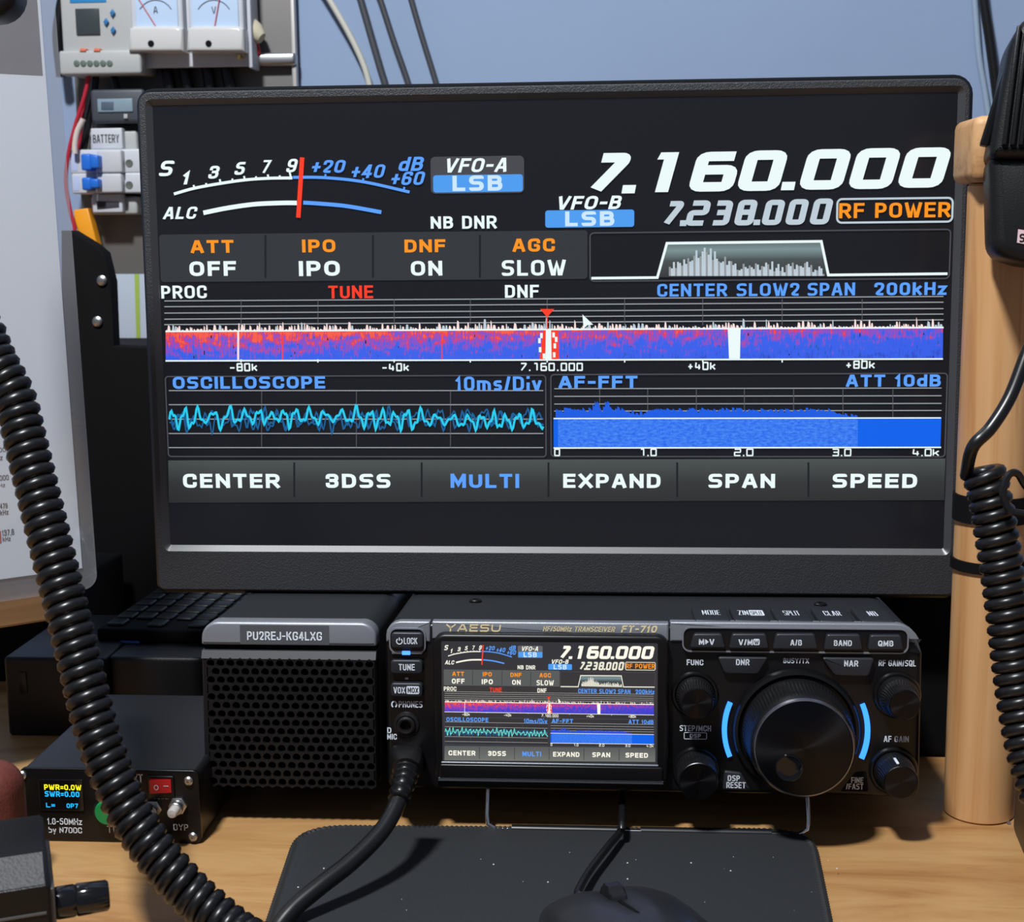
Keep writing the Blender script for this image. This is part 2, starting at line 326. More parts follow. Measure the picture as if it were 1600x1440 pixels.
def waterfall_mat(name, blue, mid, red):
    m = bpy.data.materials.new(name); m.use_nodes = True; nt = m.node_tree; p = nt.nodes['Principled BSDF']; p.inputs['Base Color'].default_value = (.004, .004, .004, 1)
    uv = nt.nodes.new('ShaderNodeUVMap'); sx = nt.nodes.new('ShaderNodeSeparateXYZ'); nt.links.new(uv.outputs[0], sx.inputs[0])
    def noise(scale, det):
        mp = nt.nodes.new('ShaderNodeMapping'); mp.inputs['Scale'].default_value = scale; nt.links.new(uv.outputs[0], mp.inputs[0])
        n = nt.nodes.new('ShaderNodeTexNoise'); n.inputs['Scale'].default_value = 1; n.inputs['Detail'].default_value = det; nt.links.new(mp.outputs[0], n.inputs['Vector']); return n.outputs['Fac']
    def mth(op, a, b):
        q = nt.nodes.new('ShaderNodeMath'); q.operation = op
        for i, s in enumerate((a, b)):
            if isinstance(s, (int, float)): q.inputs[i].default_value = s
            else: nt.links.new(s, q.inputs[i])
        return q.outputs[0]
    n1 = noise((420, 3.2, 1), 2); n2 = noise((70, 5, 1), 4)
    f = mth('ADD', mth('MULTIPLY', n1, .75), mth('MULTIPLY', n2, .75))
    f = mth('ADD', f, mth('MULTIPLY', mth('SUBTRACT', sx.outputs[1], .5), .42))
    f = mth('SUBTRACT', f, mth('MULTIPLY', mth('SUBTRACT', sx.outputs[0], .42), .24))
    r = nt.nodes.new('ShaderNodeValToRGB'); cr = r.color_ramp
    st = [(.0, (10, 25, 110)), (.5, blue), (.69, blue), (.79, mid), (.86, mid), (.93, red), (1, (245, 90, 70))]
    while len(cr.elements) < len(st): cr.elements.new(.5)
    for e, (q, col) in zip(cr.elements, st): e.position = q; e.color = rgb(*col)
    nt.links.new(f, r.inputs[0]); nt.links.new(r.outputs[0], p.inputs['Emission Color']); p.inputs['Emission Strength'].default_value = 1
    return m
def fft_mat(name):
    m = bpy.data.materials.new(name); m.use_nodes = True; nt = m.node_tree; p = nt.nodes['Principled BSDF']; p.inputs['Base Color'].default_value = (.004, .004, .004, 1)
    uv = nt.nodes.new('ShaderNodeUVMap'); mp = nt.nodes.new('ShaderNodeMapping'); mp.inputs['Scale'].default_value = (60, 14, 1); nt.links.new(uv.outputs[0], mp.inputs[0])
    n = nt.nodes.new('ShaderNodeTexNoise'); n.inputs['Scale'].default_value = 1; n.inputs['Detail'].default_value = 6; n.inputs['Roughness'].default_value = .7; nt.links.new(mp.outputs[0], n.inputs['Vector'])
    r = nt.nodes.new('ShaderNodeValToRGB'); cr = r.color_ramp; cr.elements[0].position = .38; cr.elements[0].color = rgb(8, 96, 232); cr.elements[1].position = .72; cr.elements[1].color = rgb(84, 150, 250)
    nt.links.new(n.outputs['Fac'], r.inputs[0]); nt.links.new(r.outputs[0], p.inputs['Emission Color']); p.inputs['Emission Strength'].default_value = 1
    return m

# ------------------------------------------------------------------ the radio picture, drawn once in the big monitor's plane
MON = Fr((-0.22209 + .1915, .6935, .1162 - .0225), (1, 0, 0), (0, .02443, .9997))
def ui_groups():
    """picture groups: name -> MB in the monitor's screen plane (y = layer)"""
    I = {k: i for i, k in enumerate(UIC)}; G = {}
    def g(n): return G.setdefault(n, MB())
    LY = -.00012
    def R(n, c, x0, x1, yt, yb, lay=1, r=0, uv=False):
        a, b, z0, z1 = rect(MON, 0, x0, x1, yt, yb); o = rr(a, b, z0, z1, r * .00031, 3) if r else [(a, z0), (b, z0), (b, z1), (a, z1)]
        g(n).add([(x, LY * lay, z) for x, z in o], [tuple(range(len(o)))], c if isinstance(c, int) else I[c])
    def Q(n, c, pts, lay=1):
        P = [MON.xz(*p) for p in pts]; g(n).add([(x, LY * lay, z) for x, z in P], [tuple(range(len(P)))], c if isinstance(c, int) else I[c])
    def X(n, c, s, x0, x1, yt, yb, bold=.04, sh=0, lay=3, sp=1.0): txt(g(n), MON, LY * lay, s, x0, x1, yt, yb, I[c], bold, sh, sp, None, 1.28)
    def S(n, c, pts, w, lay=2, rd=0, closed=False):
        P = [MON.xz(*p) for p in pts]; P = rounded(P, rd * .00031, closed) if rd else P
        vs, fs = stroke2(P, w * .00031, closed); g(n).add([(x, LY * lay, z) for x, z in vs], fs, I[c])
    def O(n, c, x0, x1, yt, yb, w, r, lay=2):
        a, b, z0, z1 = rect(MON, 0, x0, x1, yt, yb); vs, fs = stroke2(rr(a, b, z0, z1, r * .00031, 4), w * .00031, True); g(n).add([(x, LY * lay, z) for x, z in vs], fs, I[c])
    def arc(pts, n=14):
        P = [V(p) for p in pts]; out = []
        for i in range(len(P) - 1):
            p0, p1, p2, p3 = P[max(0, i - 1)], P[i], P[i + 1], P[min(len(P) - 1, i + 2)]
            for k in range(n): t = k / n; out.append(tuple(.5 * ((2 * p1) + (p2 - p0) * t + (2 * p0 - 5 * p1 + 4 * p2 - p3) * t * t + (3 * p1 - p0 - 3 * p2 + p3) * t ** 3)))
        return out + [tuple(P[-1])]
    # signal meter
    n = 'signal_meter'; sh = .3
    for s, c, x0, x1, yt, yb in (('S', 'white', 247, 274, 251, 275), ('1', 'white', 283, 299, 268, 288), ('3', 'white', 324, 345, 259, 279), ('5', 'white', 365, 386, 253, 273), ('7', 'white', 407, 425, 250, 270), ('9', 'white', 446, 467, 248, 269),
            ('+20', 'blue', 485, 542, 250, 270), ('+40', 'blue', 547, 604, 257, 278), ('+60', 'blue', 609, 666, 268, 289), ('dB', 'blue', 621, 665, 245, 267), ('ALC', 'white', 254, 310, 323, 342)):
        X(n, c, s, x0, x1, yt, yb, .03, sh)
    wa = arc([(272, 303), (304, 294), (345, 286.5), (384, 281), (420, 278.5), (457, 278)]); S(n, 'white', wa, 4.5)
    ba = arc([(458, 277), (507, 277.5), (568, 284), (640, 300)]); S(n, 'blue', ba, 4.5)
    S(n, 'white', arc([(318, 332.5), (355, 325), (398, 319), (441, 317), (464, 317)]), 7); S(n, 'blue', arc([(474, 316.5), (499, 318), (542, 322), (596, 331.5)]), 6)
    for x, y, h in ((304, 294, 5), (323, 290, 4), (345, 286, 6), (364, 283, 4), (383, 281, 6), (401, 279.5, 4), (420, 278.5, 6), (438, 278, 4), (455, 278, 9)): S(n, 'white', [(x, y), (x - h * .25, y - h)], 3)
    for x, y in ((508, 277), (567, 283.5), (631, 297)): S(n, 'blue', [(x, y), (x + 1, y - 5)], 3)
    S(n, 'red', [(472.5, 246), (466.5, 340)], 7, 4)
    # mode chips
    n = 'mode_indicator'
    R(n, 'panel', 673, 819, 244, 302, 1, 7); R(n, 'chip', 677, 817, 273, 300, 2, 4); X(n, 'white', 'VFO-A', 693, 797, 247, 269, .025, .3); X(n, 'pale', 'LSB', 707, 785, 274, 298, .03, 0, 3, 1.25)
    R(n, 'chip', 852, 991, 328, 355, 2, 4); X(n, 'white', 'VFO-B', 868, 974, 306, 327, .025, .3); X(n, 'pale', 'LSB', 883, 960, 330, 353, .03, 0, 3, 1.25)
    X(n, 'white', 'NB', 673, 708, 338, 357); X(n, 'white', 'DNR', 722, 776, 337, 357)
    # frequencies
    n = 'frequency_readout'
    for ch, x0, x1, yt, yb in (('7', 916, 988, 239, 303), ('.', 971, 994, 289, 302), ('1', 1013, 1061, 238, 300), ('6', 1074, 1161, 237, 299), ('0', 1150, 1233, 235, 298), ('.', 1220, 1243, 284, 297),
            ('0', 1247, 1332, 233, 296), ('0', 1324, 1409, 231.5, 295), ('0', 1401, 1488, 230.5, 293)): digit(g(n), MON, LY * 3, ch, x0, x1, yt, yb, 14.5, I['white'], 17, .5, 1.42)
    for ch, x0, x1, yt, yb in (('7', 1034, 1070, 314, 353), ('.', 1062, 1073, 344, 353), ('2', 1070, 1112, 313, 352.5), ('3', 1108, 1147, 313, 352), ('8', 1146, 1185, 312, 352), ('.', 1177, 1188, 343, 351.5),
            ('0', 1189, 1228, 312, 351.5), ('0', 1226, 1265, 311, 351), ('0', 1264, 1303, 310, 350.5)): digit(g(n), MON, LY * 3, ch, x0, x1, yt, yb, 8.2, I['grey'], 9, .5, 1.25)
    O(n, 'grey', 1308, 1488, 310, 347, 3, 7); X(n, 'orange', 'RF POWER', 1311, 1485, 316.5, 340, .035)
    # upper key bar
    n = 'function_bar'
    R(n, 'key', 250, 918, 363, 438, 1, 5)
    for x in (415, 583, 750): S(n, 'black', [(x, 367), (x, 434)], 3)
    for s, c, x0, x1, yt, yb in (('ATT', 'orange', 298, 365, 375, 395), ('OFF', 'white', 296, 369, 408, 431), ('IPO', 'orange', 472, 524, 374, 394), ('IPO', 'white', 467, 531, 407.5, 431), ('DNF', 'orange', 632, 696, 374, 394), ('ON', 'white', 642, 691, 407.5, 430.5),
            ('AGC', 'orange', 801, 867, 372.5, 393), ('SLOW', 'white', 784, 884, 406, 430.5)): X(n, c, s, x0, x1, yt, yb, .035, 0, 3, 1.12)
    # filter window
    n = 'filter_graph'
    O(n, 'faint', 922, 1484, 361, 437, 2, 6)
    Q(n, len(UIC), [(1030, 433), (1294, 431), (1282, 378), (1043, 381)], 2)
    top = []; x = 1045.0
    while x < 1287:
        f = (x - 1045) / 242; h = 14 + 22 * math.exp(-((f - .22) / .16) ** 2) + random.uniform(-9, 9) - 8 * (f > .93)
        top += [(x, 431 - max(3, h)), (x + 3.0, 431 - max(3, h))]; x += 3.2
    for k in range(0, len(top) - 1, 2): Q(n, 'grey' if k % 3 else 'line', [(top[k][0], 431), top[k], top[k + 1], (top[k + 1][0] + .3, 431)], 3)
    S(n, 'white', [(924, 434.5), (1027, 433.5), (1042, 380), (1283, 377), (1294, 429.5), (1480, 427.5)], 4, 4)
    # status line and spectrum
    n = 'status_word'
    X(n, 'white', 'PROC', 252, 323, 446, 466); X(n + '#1', 'red', 'TUNE', 513, 583, 446, 466); X(n + '#2', 'white', 'DNF', 789, 842, 445, 465)
    n = 'span_setting'
    for s, x0, x1 in (('CENTER', 1027, 1136), ('SLOW2', 1151, 1249), ('SPAN', 1262, 1336), ('200kHz', 1366, 1479)): X(n, 'blue', s, x0, x1, 443 - (x0 - 1027) * .006, 463 - (x0 - 1027) * .006)
    n = 'spectrum_scope'
    for yl, yr in ((470, 463), (479, 472), (489, 482), (498.5, 490.5), (507, 499.5)): S(n, 'line', [(257, yl), (1474, yr)], 1.7, 1)
    for x in (377, 497, 616, 735, 855, 976, 1098, 1222, 1347): S(n, 'faint', [(x, 467), (x, 508)], 1.6, 1)
    def wl(x): return 517 - (x - 259) * 6.0 / 1215
    x = 260.0
    while x < 1472:
        h = max(2, random.gauss(5, 4.2)); pk = 26 * math.exp(-((x - 854) / 6.0) ** 2); w = random.uniform(2, 6); h = max(h, pk * random.uniform(.7, 1))
        Q(n, 'pink' if random.random() < .75 else 'grey', [(x, wl(x)), (x + w * .25, wl(x) - h), (x + w * .75, wl(x) - h * random.uniform(.7, 1)), (x + w, wl(x))], 2); x += w * random.uniform(.8, 1.5)
    Q(n, len(UIC) + 1, [(259, 562.5), (1473, 560), (1473.5, wl(1474)), (259, 517)], 1)
    S(n, 'white', [(259, 517.5), (1474, 511.5)], 2.4, 3); S(n, 'white', [(259, 563.5), (1473, 560.5)], 2.4, 3)
    Q(n, 'red', [(843, 562), (848, 516), (872, 515), (874, 562)], 2); Q(n, 'white', [(852, 562), (853, 514), (861, 514), (862, 562)], 3); Q(n, 'white', [(1139, 560), (1137, 513), (1157, 513), (1156, 560)], 3)
    for dx, y0 in ((-14, 528), (-11, 520), (-13, 542), (-7, 552), (10, 536), (8, 519), (9, 550), (12, 526)): R(n, 'white', 855 + dx, 859 + dx, y0, y0 + 8, 4)
    for x0, s in ((371, .8), (441, .35), (690, .2)): Q(n, 'pink' if s > .5 else 'red', [(x0, 562), (x0, 518), (x0 + 3 * s + .6, 518), (x0 + 3 * s + .6, 562)], 3)
    for k in range(60):
        x0 = random.uniform(262, 1468); y0 = random.uniform(518, 556); R(n, 'deep' if random.random() < .7 else 'black', x0, x0 + random.uniform(1, 2), y0, y0 + random.uniform(2, 6), 2)
    Q(n, 'red', [(844, 482.5), (866, 482.5), (855, 495.5)], 4); S(n, 'red', [(855, 495), (855, 514)], 1.6, 4)
    for x in (377, 497, 616, 735, 855, 976, 1098, 1222, 1347): S(n, 'white', [(x, 561), (x, 566)], 2, 3)
    for s, x0, x1, yt in (('-80k', 357, 404, 567), ('-40k', 595, 641, 567), ('7.160.000', 812, 912, 566.5), ('+40k', 1073, 1120, 565), ('+80k', 1320, 1369, 563)):
        w = (x1 - x0) / sum(.55 if q == '.' else 1 for q in s); xx = x0
        for q in s: cw = w * (.55 if q == '.' else 1); digit(g(n), MON, LY * 3, q, xx + 1, xx + cw - 1.2, yt, yt + 13, 2.3, I['white'], 0, .4); xx += cw
    # oscilloscope
    n = 'oscilloscope'
    O(n, 'faint', 261, 853, 587, 713, 2, 5); X(n, 'blue', 'OSCILLOSCOPE', 270, 508, 588, 607, .03, 0, 3, 1.05); X(n, 'blue', '10ms/Div', 712, 846, 588, 610, .028, 0, 3, 1.08)
    for y in (610, 632, 654.5, 677, 699): S(n, 'line', [(264, y), (849, y)], 1.6, 1)
    for x in (409, 557, 704): S(n, 'faint', [(x, 610), (x, 699)], 1.6, 1)
    for col, ph, w, lay in (('deep', 1.7, 2.6, 2), ('deep', 4.1, 2.2, 2), ('cyan', 0, 3.4, 3)):
        pts = []; rg = random.Random(int(ph * 10) + 5); kn = [rg.uniform(.35, 1.25) for _ in range(70)]
        for k in range(360):
            x = 265 + 584 * k / 359; t = k * .47 + 1.3 * sin(k * .06 + ph); q_ = k / 6.0; am = kn[int(q_)] * (1 - q_ % 1) + kn[int(q_) + 1] * (q_ % 1)
            pts.append((x, 654.5 - 12 * am * (sin(t + ph) + .45 * sin(t * 2.37 + 2 * ph)) - 4 * sin(k * .013 + ph)))
        S(n, col, pts, w, lay)
    # audio spectrum
    n = 'audio_spectrum'
    O(n, 'faint', 861, 1478, 584, 713, 2, 5); X(n, 'blue', 'AF-FFT', 873, 996, 587, 606, .03, 0, 3, 1.05); X(n, 'blue', 'ATT 10dB', 1322, 1470, 585, 604, .03)
    for y in (607, 619, 631, 642): S(n, 'line', [(866, y), (1471, y - 1)], 1.6, 1)
    for x in (937, 1012, 1088, 1163, 1240, 1317, 1395): S(n, 'faint', [(x, 608), (x, 653)], 1.6, 1)
    R(n, 'fft', 865, 1470, 653, 699, 1); Q(n, len(UIC) + 2, [(872, 699), (1340, 699), (1340, 653), (872, 653)], 2)
    x = 869.0
    while x < 1340:
        h = 14 + random.uniform(-4, 3) + (17 * math.exp(-((x - 931) / 5) ** 2) + 16 * math.exp(-((x - 948) / 4) ** 2) + 6 * math.exp(-((x - 965) / 5) ** 2)) - max(0, (x - 1290) / 50) * 11 - 5 * math.exp(-((x - 1000) / 20) ** 2)
        Q(n, 'bar', [(x - 1, 654), (x - .5, 653 - h), (x + 3, 653 - h * random.uniform(.75, 1)), (x + 4.5, 654)], 2); x += 3.2
    S(n, 'white', [(865, 653.5), (1470, 652.5)], 2, 4); S(n, 'white', [(865, 699.5), (1470, 698.5)], 2.2, 4)
    for s, x0, x1 in (('0', 865, 876), ('1.0', 998, 1027), ('2.0', 1146, 1178), ('3.0', 1299, 1331), ('4.0k', 1425, 1469)):
        w = (x1 - x0) / sum(.5 if q == '.' else 1 for q in s); xx = x0
        for q in s: cw = w * (.5 if q == '.' else 1); digit(g(n), MON, LY * 4, q, xx + .8, xx + cw - .8, 700.5, 712.5, 2.1, I['white'], 0, .4); xx += cw
    # lower key bar
    n = 'soft_key_bar'
    Q(n, len(UIC) + 3, [(264, 785), (1475, 781), (1477, 716), (263, 719)], 1)
    for x in (460, 659, 857, 1058, 1263): S(n, 'black', [(x, 722), (x, 776)], 3)
    for s, c, x0, x1 in (('CENTER', 'white', 286, 437), ('3DSS', 'white', 509, 610), ('MULTI', 'blue', 704, 811), ('EXPAND', 'white', 880, 1032), ('SPAN', 'white', 1107, 1211), ('SPEED', 'white', 1301, 1433)): X(n, c, s, x0, x1, 740, 762, .035, 0, 3, 1.1)
    n = 'pointer_arrow'
    Q(n, 'white', [(910, 491), (927, 507), (918, 507.5), (912, 513)], 5)
    return G
def ui_build(groups, parent, mats, fn=None):
    for n, mb in groups.items():
        q = MB(); q.f = mb.f; q.m = mb.m; q.v = [fn(p) for p in mb.v] if fn else mb.v
        o = q.build(n.split('#')[0], mats, parent, smooth=0, fix=False)
        me = o.data; uv = me.uv_layers.new(name='UVMap')
        for p in me.polygons:                       # picture areas run 0..1 across and 0..1 upwards
            if p.material_index >= len(UIC):
                for li, c in zip(p.loop_indices, ((0, 0), (1, 0), (1, 1), (0, 1))): uv.data[li].uv = c
UIG = ui_groups()

# ------------------------------------------------------------------ monitor
t = thing('monitor', 'large black framed monitor showing the radio display, standing above the transceiver', 'monitor', MON)
act = [MON.xz(*p) for p in ((266, 851), (1474, 857), (1497, 144), (238, 165))]
ax0, az0 = MON.xz(266, 851)[0], (MON.xz(266, 851)[1] + MON.xz(1474, 857)[1]) / 2; ax1 = MON.xz(1474, 857)[0]; az1 = (MON.xz(1497, 144)[1] + MON.xz(238, 165)[1]) / 2
ax0 = (act[0][0] + act[3][0]) / 2; ax1 = (act[1][0] + act[2][0]) / 2
FB = -.0022
fo = [MON.xz(*p, FB) for p in ((246, 922), (1492.5, 930.5), (1516, 122), (216.5, 143))]
fx0, fx1, fz0, fz1 = (fo[0][0] + fo[3][0]) / 2, (fo[1][0] + fo[2][0]) / 2, (fo[0][1] + fo[1][1]) / 2, (fo[2][1] + fo[3][1]) / 2
out = rr(fx0, fx1, fz0, fz1, (.003, .004, .007, .006), 5); inn = rr(ax0 - .003, ax1 + .003, az0 - .0028, az1 + .0028, .0035, 5); pane = rr(ax0, ax1, az0, az1, .0008, 5)
m = MB()
def P3(o, y): return [(x, y, z) for x, z in o]
m.loft([P3(out, .004), P3(out, FB + .0008), P3(inset(out, .0008), FB), P3(inn, FB), P3(pane, .0004)], 0, False, False, True, [0, 0, 0, 1])
m.build('bezel', [BEZ, CHM], t)
m = MB(); rim = inset(out, -.0021); m.loft([P3(inset(out, -.0008), .0012), P3(rim, .0026), P3(rim, .009), P3(inset(out, .006), .014)], 0); m.build('rear_shell', BLKS, t)
m = MB(); m.add(P3(pane, .0003), [tuple(range(len(pane)))]); scr = m.build('screen', mat('panel_glow', (.006, .006, .007, 1), .22, emit=rgb(24, 26, 33), es=.5), t, smooth=0)
KB = grad_mat('soft_key_glow', [(0, (36, 38, 40)), (.45, (44, 47, 48)), (1, (70, 77, 76))], 1)
KS = grad_mat('soft_key_glow_small', [(0, (112, 114, 110)), (1, (86, 88, 88))], 1)
FG = grad_mat('filter_glow', [(0, (40, 44, 44)), (.5, (66, 74, 76)), (.8, (120, 142, 145)), (1, (92, 110, 112))], 1)
FF = fft_mat('audio_noise'); WF = waterfall_mat('waterfall', (48, 92, 232), (140, 74, 192), (226, 48, 66)); WS = waterfall_mat('waterfall_small', (64, 62, 205), (150, 60, 170), (220, 40, 70))
ui_build(UIG, scr, ui_mats('big') + [FG, WF, FF, KB], lambda p: (p[0], p[1] - .0001, p[2]))
# ------------------------------------------------------------------ setting: wall, floor, desk
YW = 1.16
PLY = wood('plywood', [(.3, (140, 94, 52)), (.45, (164, 123, 77)), (.58, (174, 136, 89)), (.7, (151, 106, 60))], (5, 34, 30), .42, 1.2)
PINE = wood('pine_upright', [(.3, (165, 109, 62)), (.45, (191, 144, 95)), (.62, (201, 157, 111)), (.72, (156, 100, 54))], (70, 70, 3), .5, .6)
PINEH = wood('pine_board', [(.3, (152, 108, 66)), (.48, (188, 144, 98)), (.62, (196, 154, 108)), (.72, (144, 98, 58))], (5, 90, 90), .55, .8)
WALL = mat('wall_paint', rgb(138, 158, 190), .75, bump=.5, bscale=60, var=.12, vscale=7)
m = MB(); m.box(-1.7, 1.7, YW, YW + .08, -.75, 1.6); struct(m.build('wall_back', WALL, smooth=0))
m = MB(); m.box(-1.7, 1.7, -1.2, YW + .08, -.8, -.75); struct(m.build('floor', mat('floor_tile', (.2, .19, .18, 1), .5, var=.2, vscale=8), smooth=0))
t = thing('desk', 'pale plywood desk carrying the radio equipment', 'desk', Fr((0, .68, -.75)))
m = MB(); m.box(-.95, .95, -.48, YW - .69, .725, .75, .002); m.build('desktop', PLY, t)
for x in (-.9, .9):
    for y in (-.42, .42):
        m = MB(); m.box(x - .025, x + .025, y - .025, y + .025, 0, .726, .002); m.build('leg', PINE, t)
# ------------------------------------------------------------------ transceiver
TL = RD(3.5)
REZ = V((0, sin(TL), cos(TL)))
HT = .0775
RAD = Fr(V((.01905, .62556, .09581)) - REZ * HT, (1, 0, 0), REZ)
rx0, rx1 = RAD.xz(603, 1100)[0], RAD.xz(1440, 1100)[0]
t = thing('transceiver', 'black amateur radio transceiver with colour display and big tuning dial, under the monitor', 'radio', RAD)
def O4(fr, y, x0, x1, yt, yb, r=0.0, n=4):
    a, b, c, d = rect(fr, y, x0, x1, yt, yb); return rr(a, b, c, d, r, n)
def PX(fr, y, pts): return [fr.xz(px, py, y) for px, py in pts]
m = MB(); bo = rr(rx0, rx1, 0, HT, (.004, .004, .012, .007), 6)
m.loft([P3(bo, .005), P3(bo, .236), P3(inset(bo, .004), .24)], 0); m.build('case', TOPM, t)
m = MB(); m.slab(bo, 0, .0052, .0025); m.build('front_panel', BLKS, t)
for px, py in ((743, 940), (1282, 945)):
    p = RAD.pix(px, py, HT, 2); m = MB(); m.lathe([(.0031, -.0004), (.0031, .0007), (.0022, .0013), (.0012, .0013), (.0012, .0006)], (p.x, p.y, HT), (0, 0, 1), 18); m.build('screw', BLKS, t)
for x in (rx0 + .025, rx1 - .025):
    m = MB(); c = V((x, .225, 0)); m.lathe([(.007, -.0005), (.007, .002), (.006, .0026)], c, (0, 0, -1), 18); m.build('rear_foot', RUB, t)
# painted upper trim in three pieces
m = MB(); m.slab(O4(RAD, -.001, 603, 672, 970.5, 1003, (.0005, .0005, .0005, .0065)), -.001, .004, .0008)
o = m.build('trim_strip', TRIM, t)
m = MB(); m.slab(O4(RAD, -.001, 675, 1045, 972, 1000, .0005), -.001, .004, .0008); cen = m.build('trim_strip', TRIM, t)
m = MB(); m.slab(O4(RAD, -.001, 1047, 1440, 973, 1004, (.0005, .0005, .0115, .0005), 7), -.001, .004, .0008); tr = m.build('trim_strip', TRIM, t)
m = MB(); txt(m, RAD, -.00115, 'YAESU', 696, 783, 975, 986.5, 0, .02, .12, 1.15); txt(m, RAD, -.00115, 'HF/50MHz TRANSCEIVER', 848, 962, 978.5, 986.5, 0, .012, .25); txt(m, RAD, -.00115, 'FT-710', 970, 1028, 977, 988, 0, .03, .25)
m.build('maker_lettering', GOLD, cen, smooth=0, label='gold lettering')
# display module
m = MB(); m.slab(O4(RAD, -.006, 677, 1045, 991.5, 1221, (.003, .003, .0055, .0055), 6), -.006, .002, .0018); m.build('display_bezel', mat('bezel_black', (.004, .004, .0045, 1), .38, spec=.3), t)
m = MB(); m.slab(O4(RAD, -.0075, 686, 1036, 1196.5, 1220, .0012), -.0072, 0, .0008); m.build('lower_lip', BLKS, t)
m = MB(); m.slab(O4(RAD, -.0075, 689, 1029, 1193, 1196, .0004), -.0068, -.004, .0003); m.build('lit_display_edge', TRIM, t)  # pale strip stands in for light caught on the lip's upper edge
m = MB(); m.slab(O4(RAD, -.0085, 684, 1037, 1219.5, 1222, .0004), -.0078, 0, .0003); m.build('lit_lip_edge', TRIM, t)  # pale paint imitates the bright reflection along the lower ledge
DY = -.00615
m = MB(); so = O4(RAD, DY, 690.5, 1027.5, 1003, 1192, .0006); m.add(P3(so, DY), [tuple(range(len(so)))])
dsp = m.build('display', mat('small_panel_glow', (.004, .004, .005, 1), .15, emit=rgb(50, 50, 55), es=.9), t, smooth=0)
u0, u1, uz0, uz1 = MON.xz(248, 262)[0], MON.xz(1488, 328)[0], MON.xz(1430, 762)[1], MON.xz(1300, 234)[1]
s0, s1, sz0, sz1 = RAD.xz(694, 1015, DY)[0], RAD.xz(1024, 1041, DY)[0], RAD.xz(995, 1183, DY)[1], RAD.xz(960, 1009, DY)[1]
def small(p): return (s0 + (p[0] - u0) / (u1 - u0) * (s1 - s0), DY - .0001 + p[1] * .6, sz0 + (p[2] - uz0) / (uz1 - uz0) * (sz1 - sz0))
ui_build(UIG, dsp, ui_mats('small') + [FG, WS, FF, KS], small)

def key(name, fr, par, outl, p, legends=(), ch=.0008, material=None, base=0.0, label=None, bold=.03, lm=None):
    m = MB(); m.slab(outl, -p, base, ch); k = m.build(name, material or KEY, par, label=label)
    if legends:
        m = MB()
        for L in legends: txt(m, fr, -p - .0001, *L[:5], 0, L[5] if len(L) > 5 else bold)
        m.build('legend', lm or WHT, k, smooth=0)
    return k
# left column
def thin_ring(par, name, fr, y, x0, x1, yt, yb, r, w, mt, dy=.0012):
    o = O4(fr, y, x0, x1, yt, yb, r, 5); m = MB(); m.ring(o, inset(o, w), y, y + dy); return m.build(name, mt, par)
m = MB(); m.slab(O4(RAD, -.0014, 609, 665, 983, 1024, .003, 5), -.0014, 0, .0005); m.build('key_surround', BLKS, t)
thin_ring(t, 'key_frame', RAD, -.0022, 608, 665, 981, 1021, .0035, .0006, TRIM)
LED = glow('blue_indicator', rgb(70, 130, 255), 2.5)
key('power_key', RAD, t, O4(RAD, -.004, 611, 661, 988, 1013, .0016), .004, [('LOCK', 631, 652, 996, 1006)])
m = MB(); c = RAD.pix(624, 1001.5, -.0042); R_ = .0013
vs, fs = stroke2([(c.x + R_ * sin(a_), c.z + R_ * cos(a_)) for a_ in [RD(35 + 290 * k / 16) for k in range(17)]], .00045); m.add([(x, -.0042, z) for x, z in vs], fs)
vs, fs = stroke2([(c.x, c.z + .0003), (c.x, c.z + .0017)], .00045); m.add([(x, -.0042, z) for x, z in vs], fs); m.build('power_symbol', WHT, t, smooth=0)
m = MB(); m.slab(O4(RAD, -.002, 612, 660, 1016.5, 1022, .0004), -.002, 0, .0003); m.build('indicator_bar', TRIM, t)
m = MB(); m.slab(O4(RAD, -.0024, 628, 641, 1017, 1023, .0003), -.0026, 0, .0003); m.build('indicator', LED, t, label='lit blue indicator')
key('tune_key', RAD, t, O4(RAD, -.003, 610, 660, 1031, 1053, .0016), .003, [('TUNE', 623, 648, 1037, 1047)])
k = key('vox_key', RAD, t, O4(RAD, -.003, 610, 660, 1067, 1089, .0016), .003, [('VOX', 615, 633, 1073, 1083)])
m = MB(); m.slab(O4(RAD, -.0032, 635, 655, 1072, 1084, .0006), -.0032, -.003); txt(m, RAD, -.0033, 'MOX', 637, 653.5, 1074, 1082, 1, .02); m.build('legend', [WHT, BLKM], k, smooth=0)
for L in (('PHONES', 623, 660, 1095, 1105), ('D', 605, 611.5, 1136, 1145), ('MIC', 605, 620, 1146, 1155), ('FUNC', 1073, 1099, 1030, 1039), ('BUSY/TX', 1224, 1264, 1028, 1036), ('RF GAIN/SQL', 1373, 1431, 1031, 1040.5),
          ('STEP/MCH', 1062, 1111, 1133, 1142), ('DSP', 1078, 1095, 1146, 1152.5), ('AF GAIN', 1381, 1420, 1149.5, 1159), ('FINE', 1330, 1349, 1214, 1223), ('/FAST', 1322, 1349, 1224, 1233), ('=', 633, 638, 1057, 1062)): 
    m = MB(); txt(m, RAD, -.0002, *L, 0, .03); m.build('panel_label', WHT, t, smooth=0)
m = MB()
c = RAD.pix(616, 1100, 0)
vs, fs = stroke2([(c.x + .0011 * cos(a_), c.z + .0014 * sin(a_) ) for a_ in [RD(-60 + 300 * k / 14) for k in range(15)]], .0006); m.add([(x, -.0002, z) for x, z in vs], fs); m.build('headphone_symbol', WHT, t, smooth=0); m = MB()
o = O4(RAD, 0, 1069, 1104, 1144, 1154, .0004); vs, fs = stroke2(o, .0003, True); m.add([(x, -.0002, z) for x, z in vs], fs)
m.build('label_frame', WHT, t, smooth=0)
c = RAD.pix(635, 1132, 0)
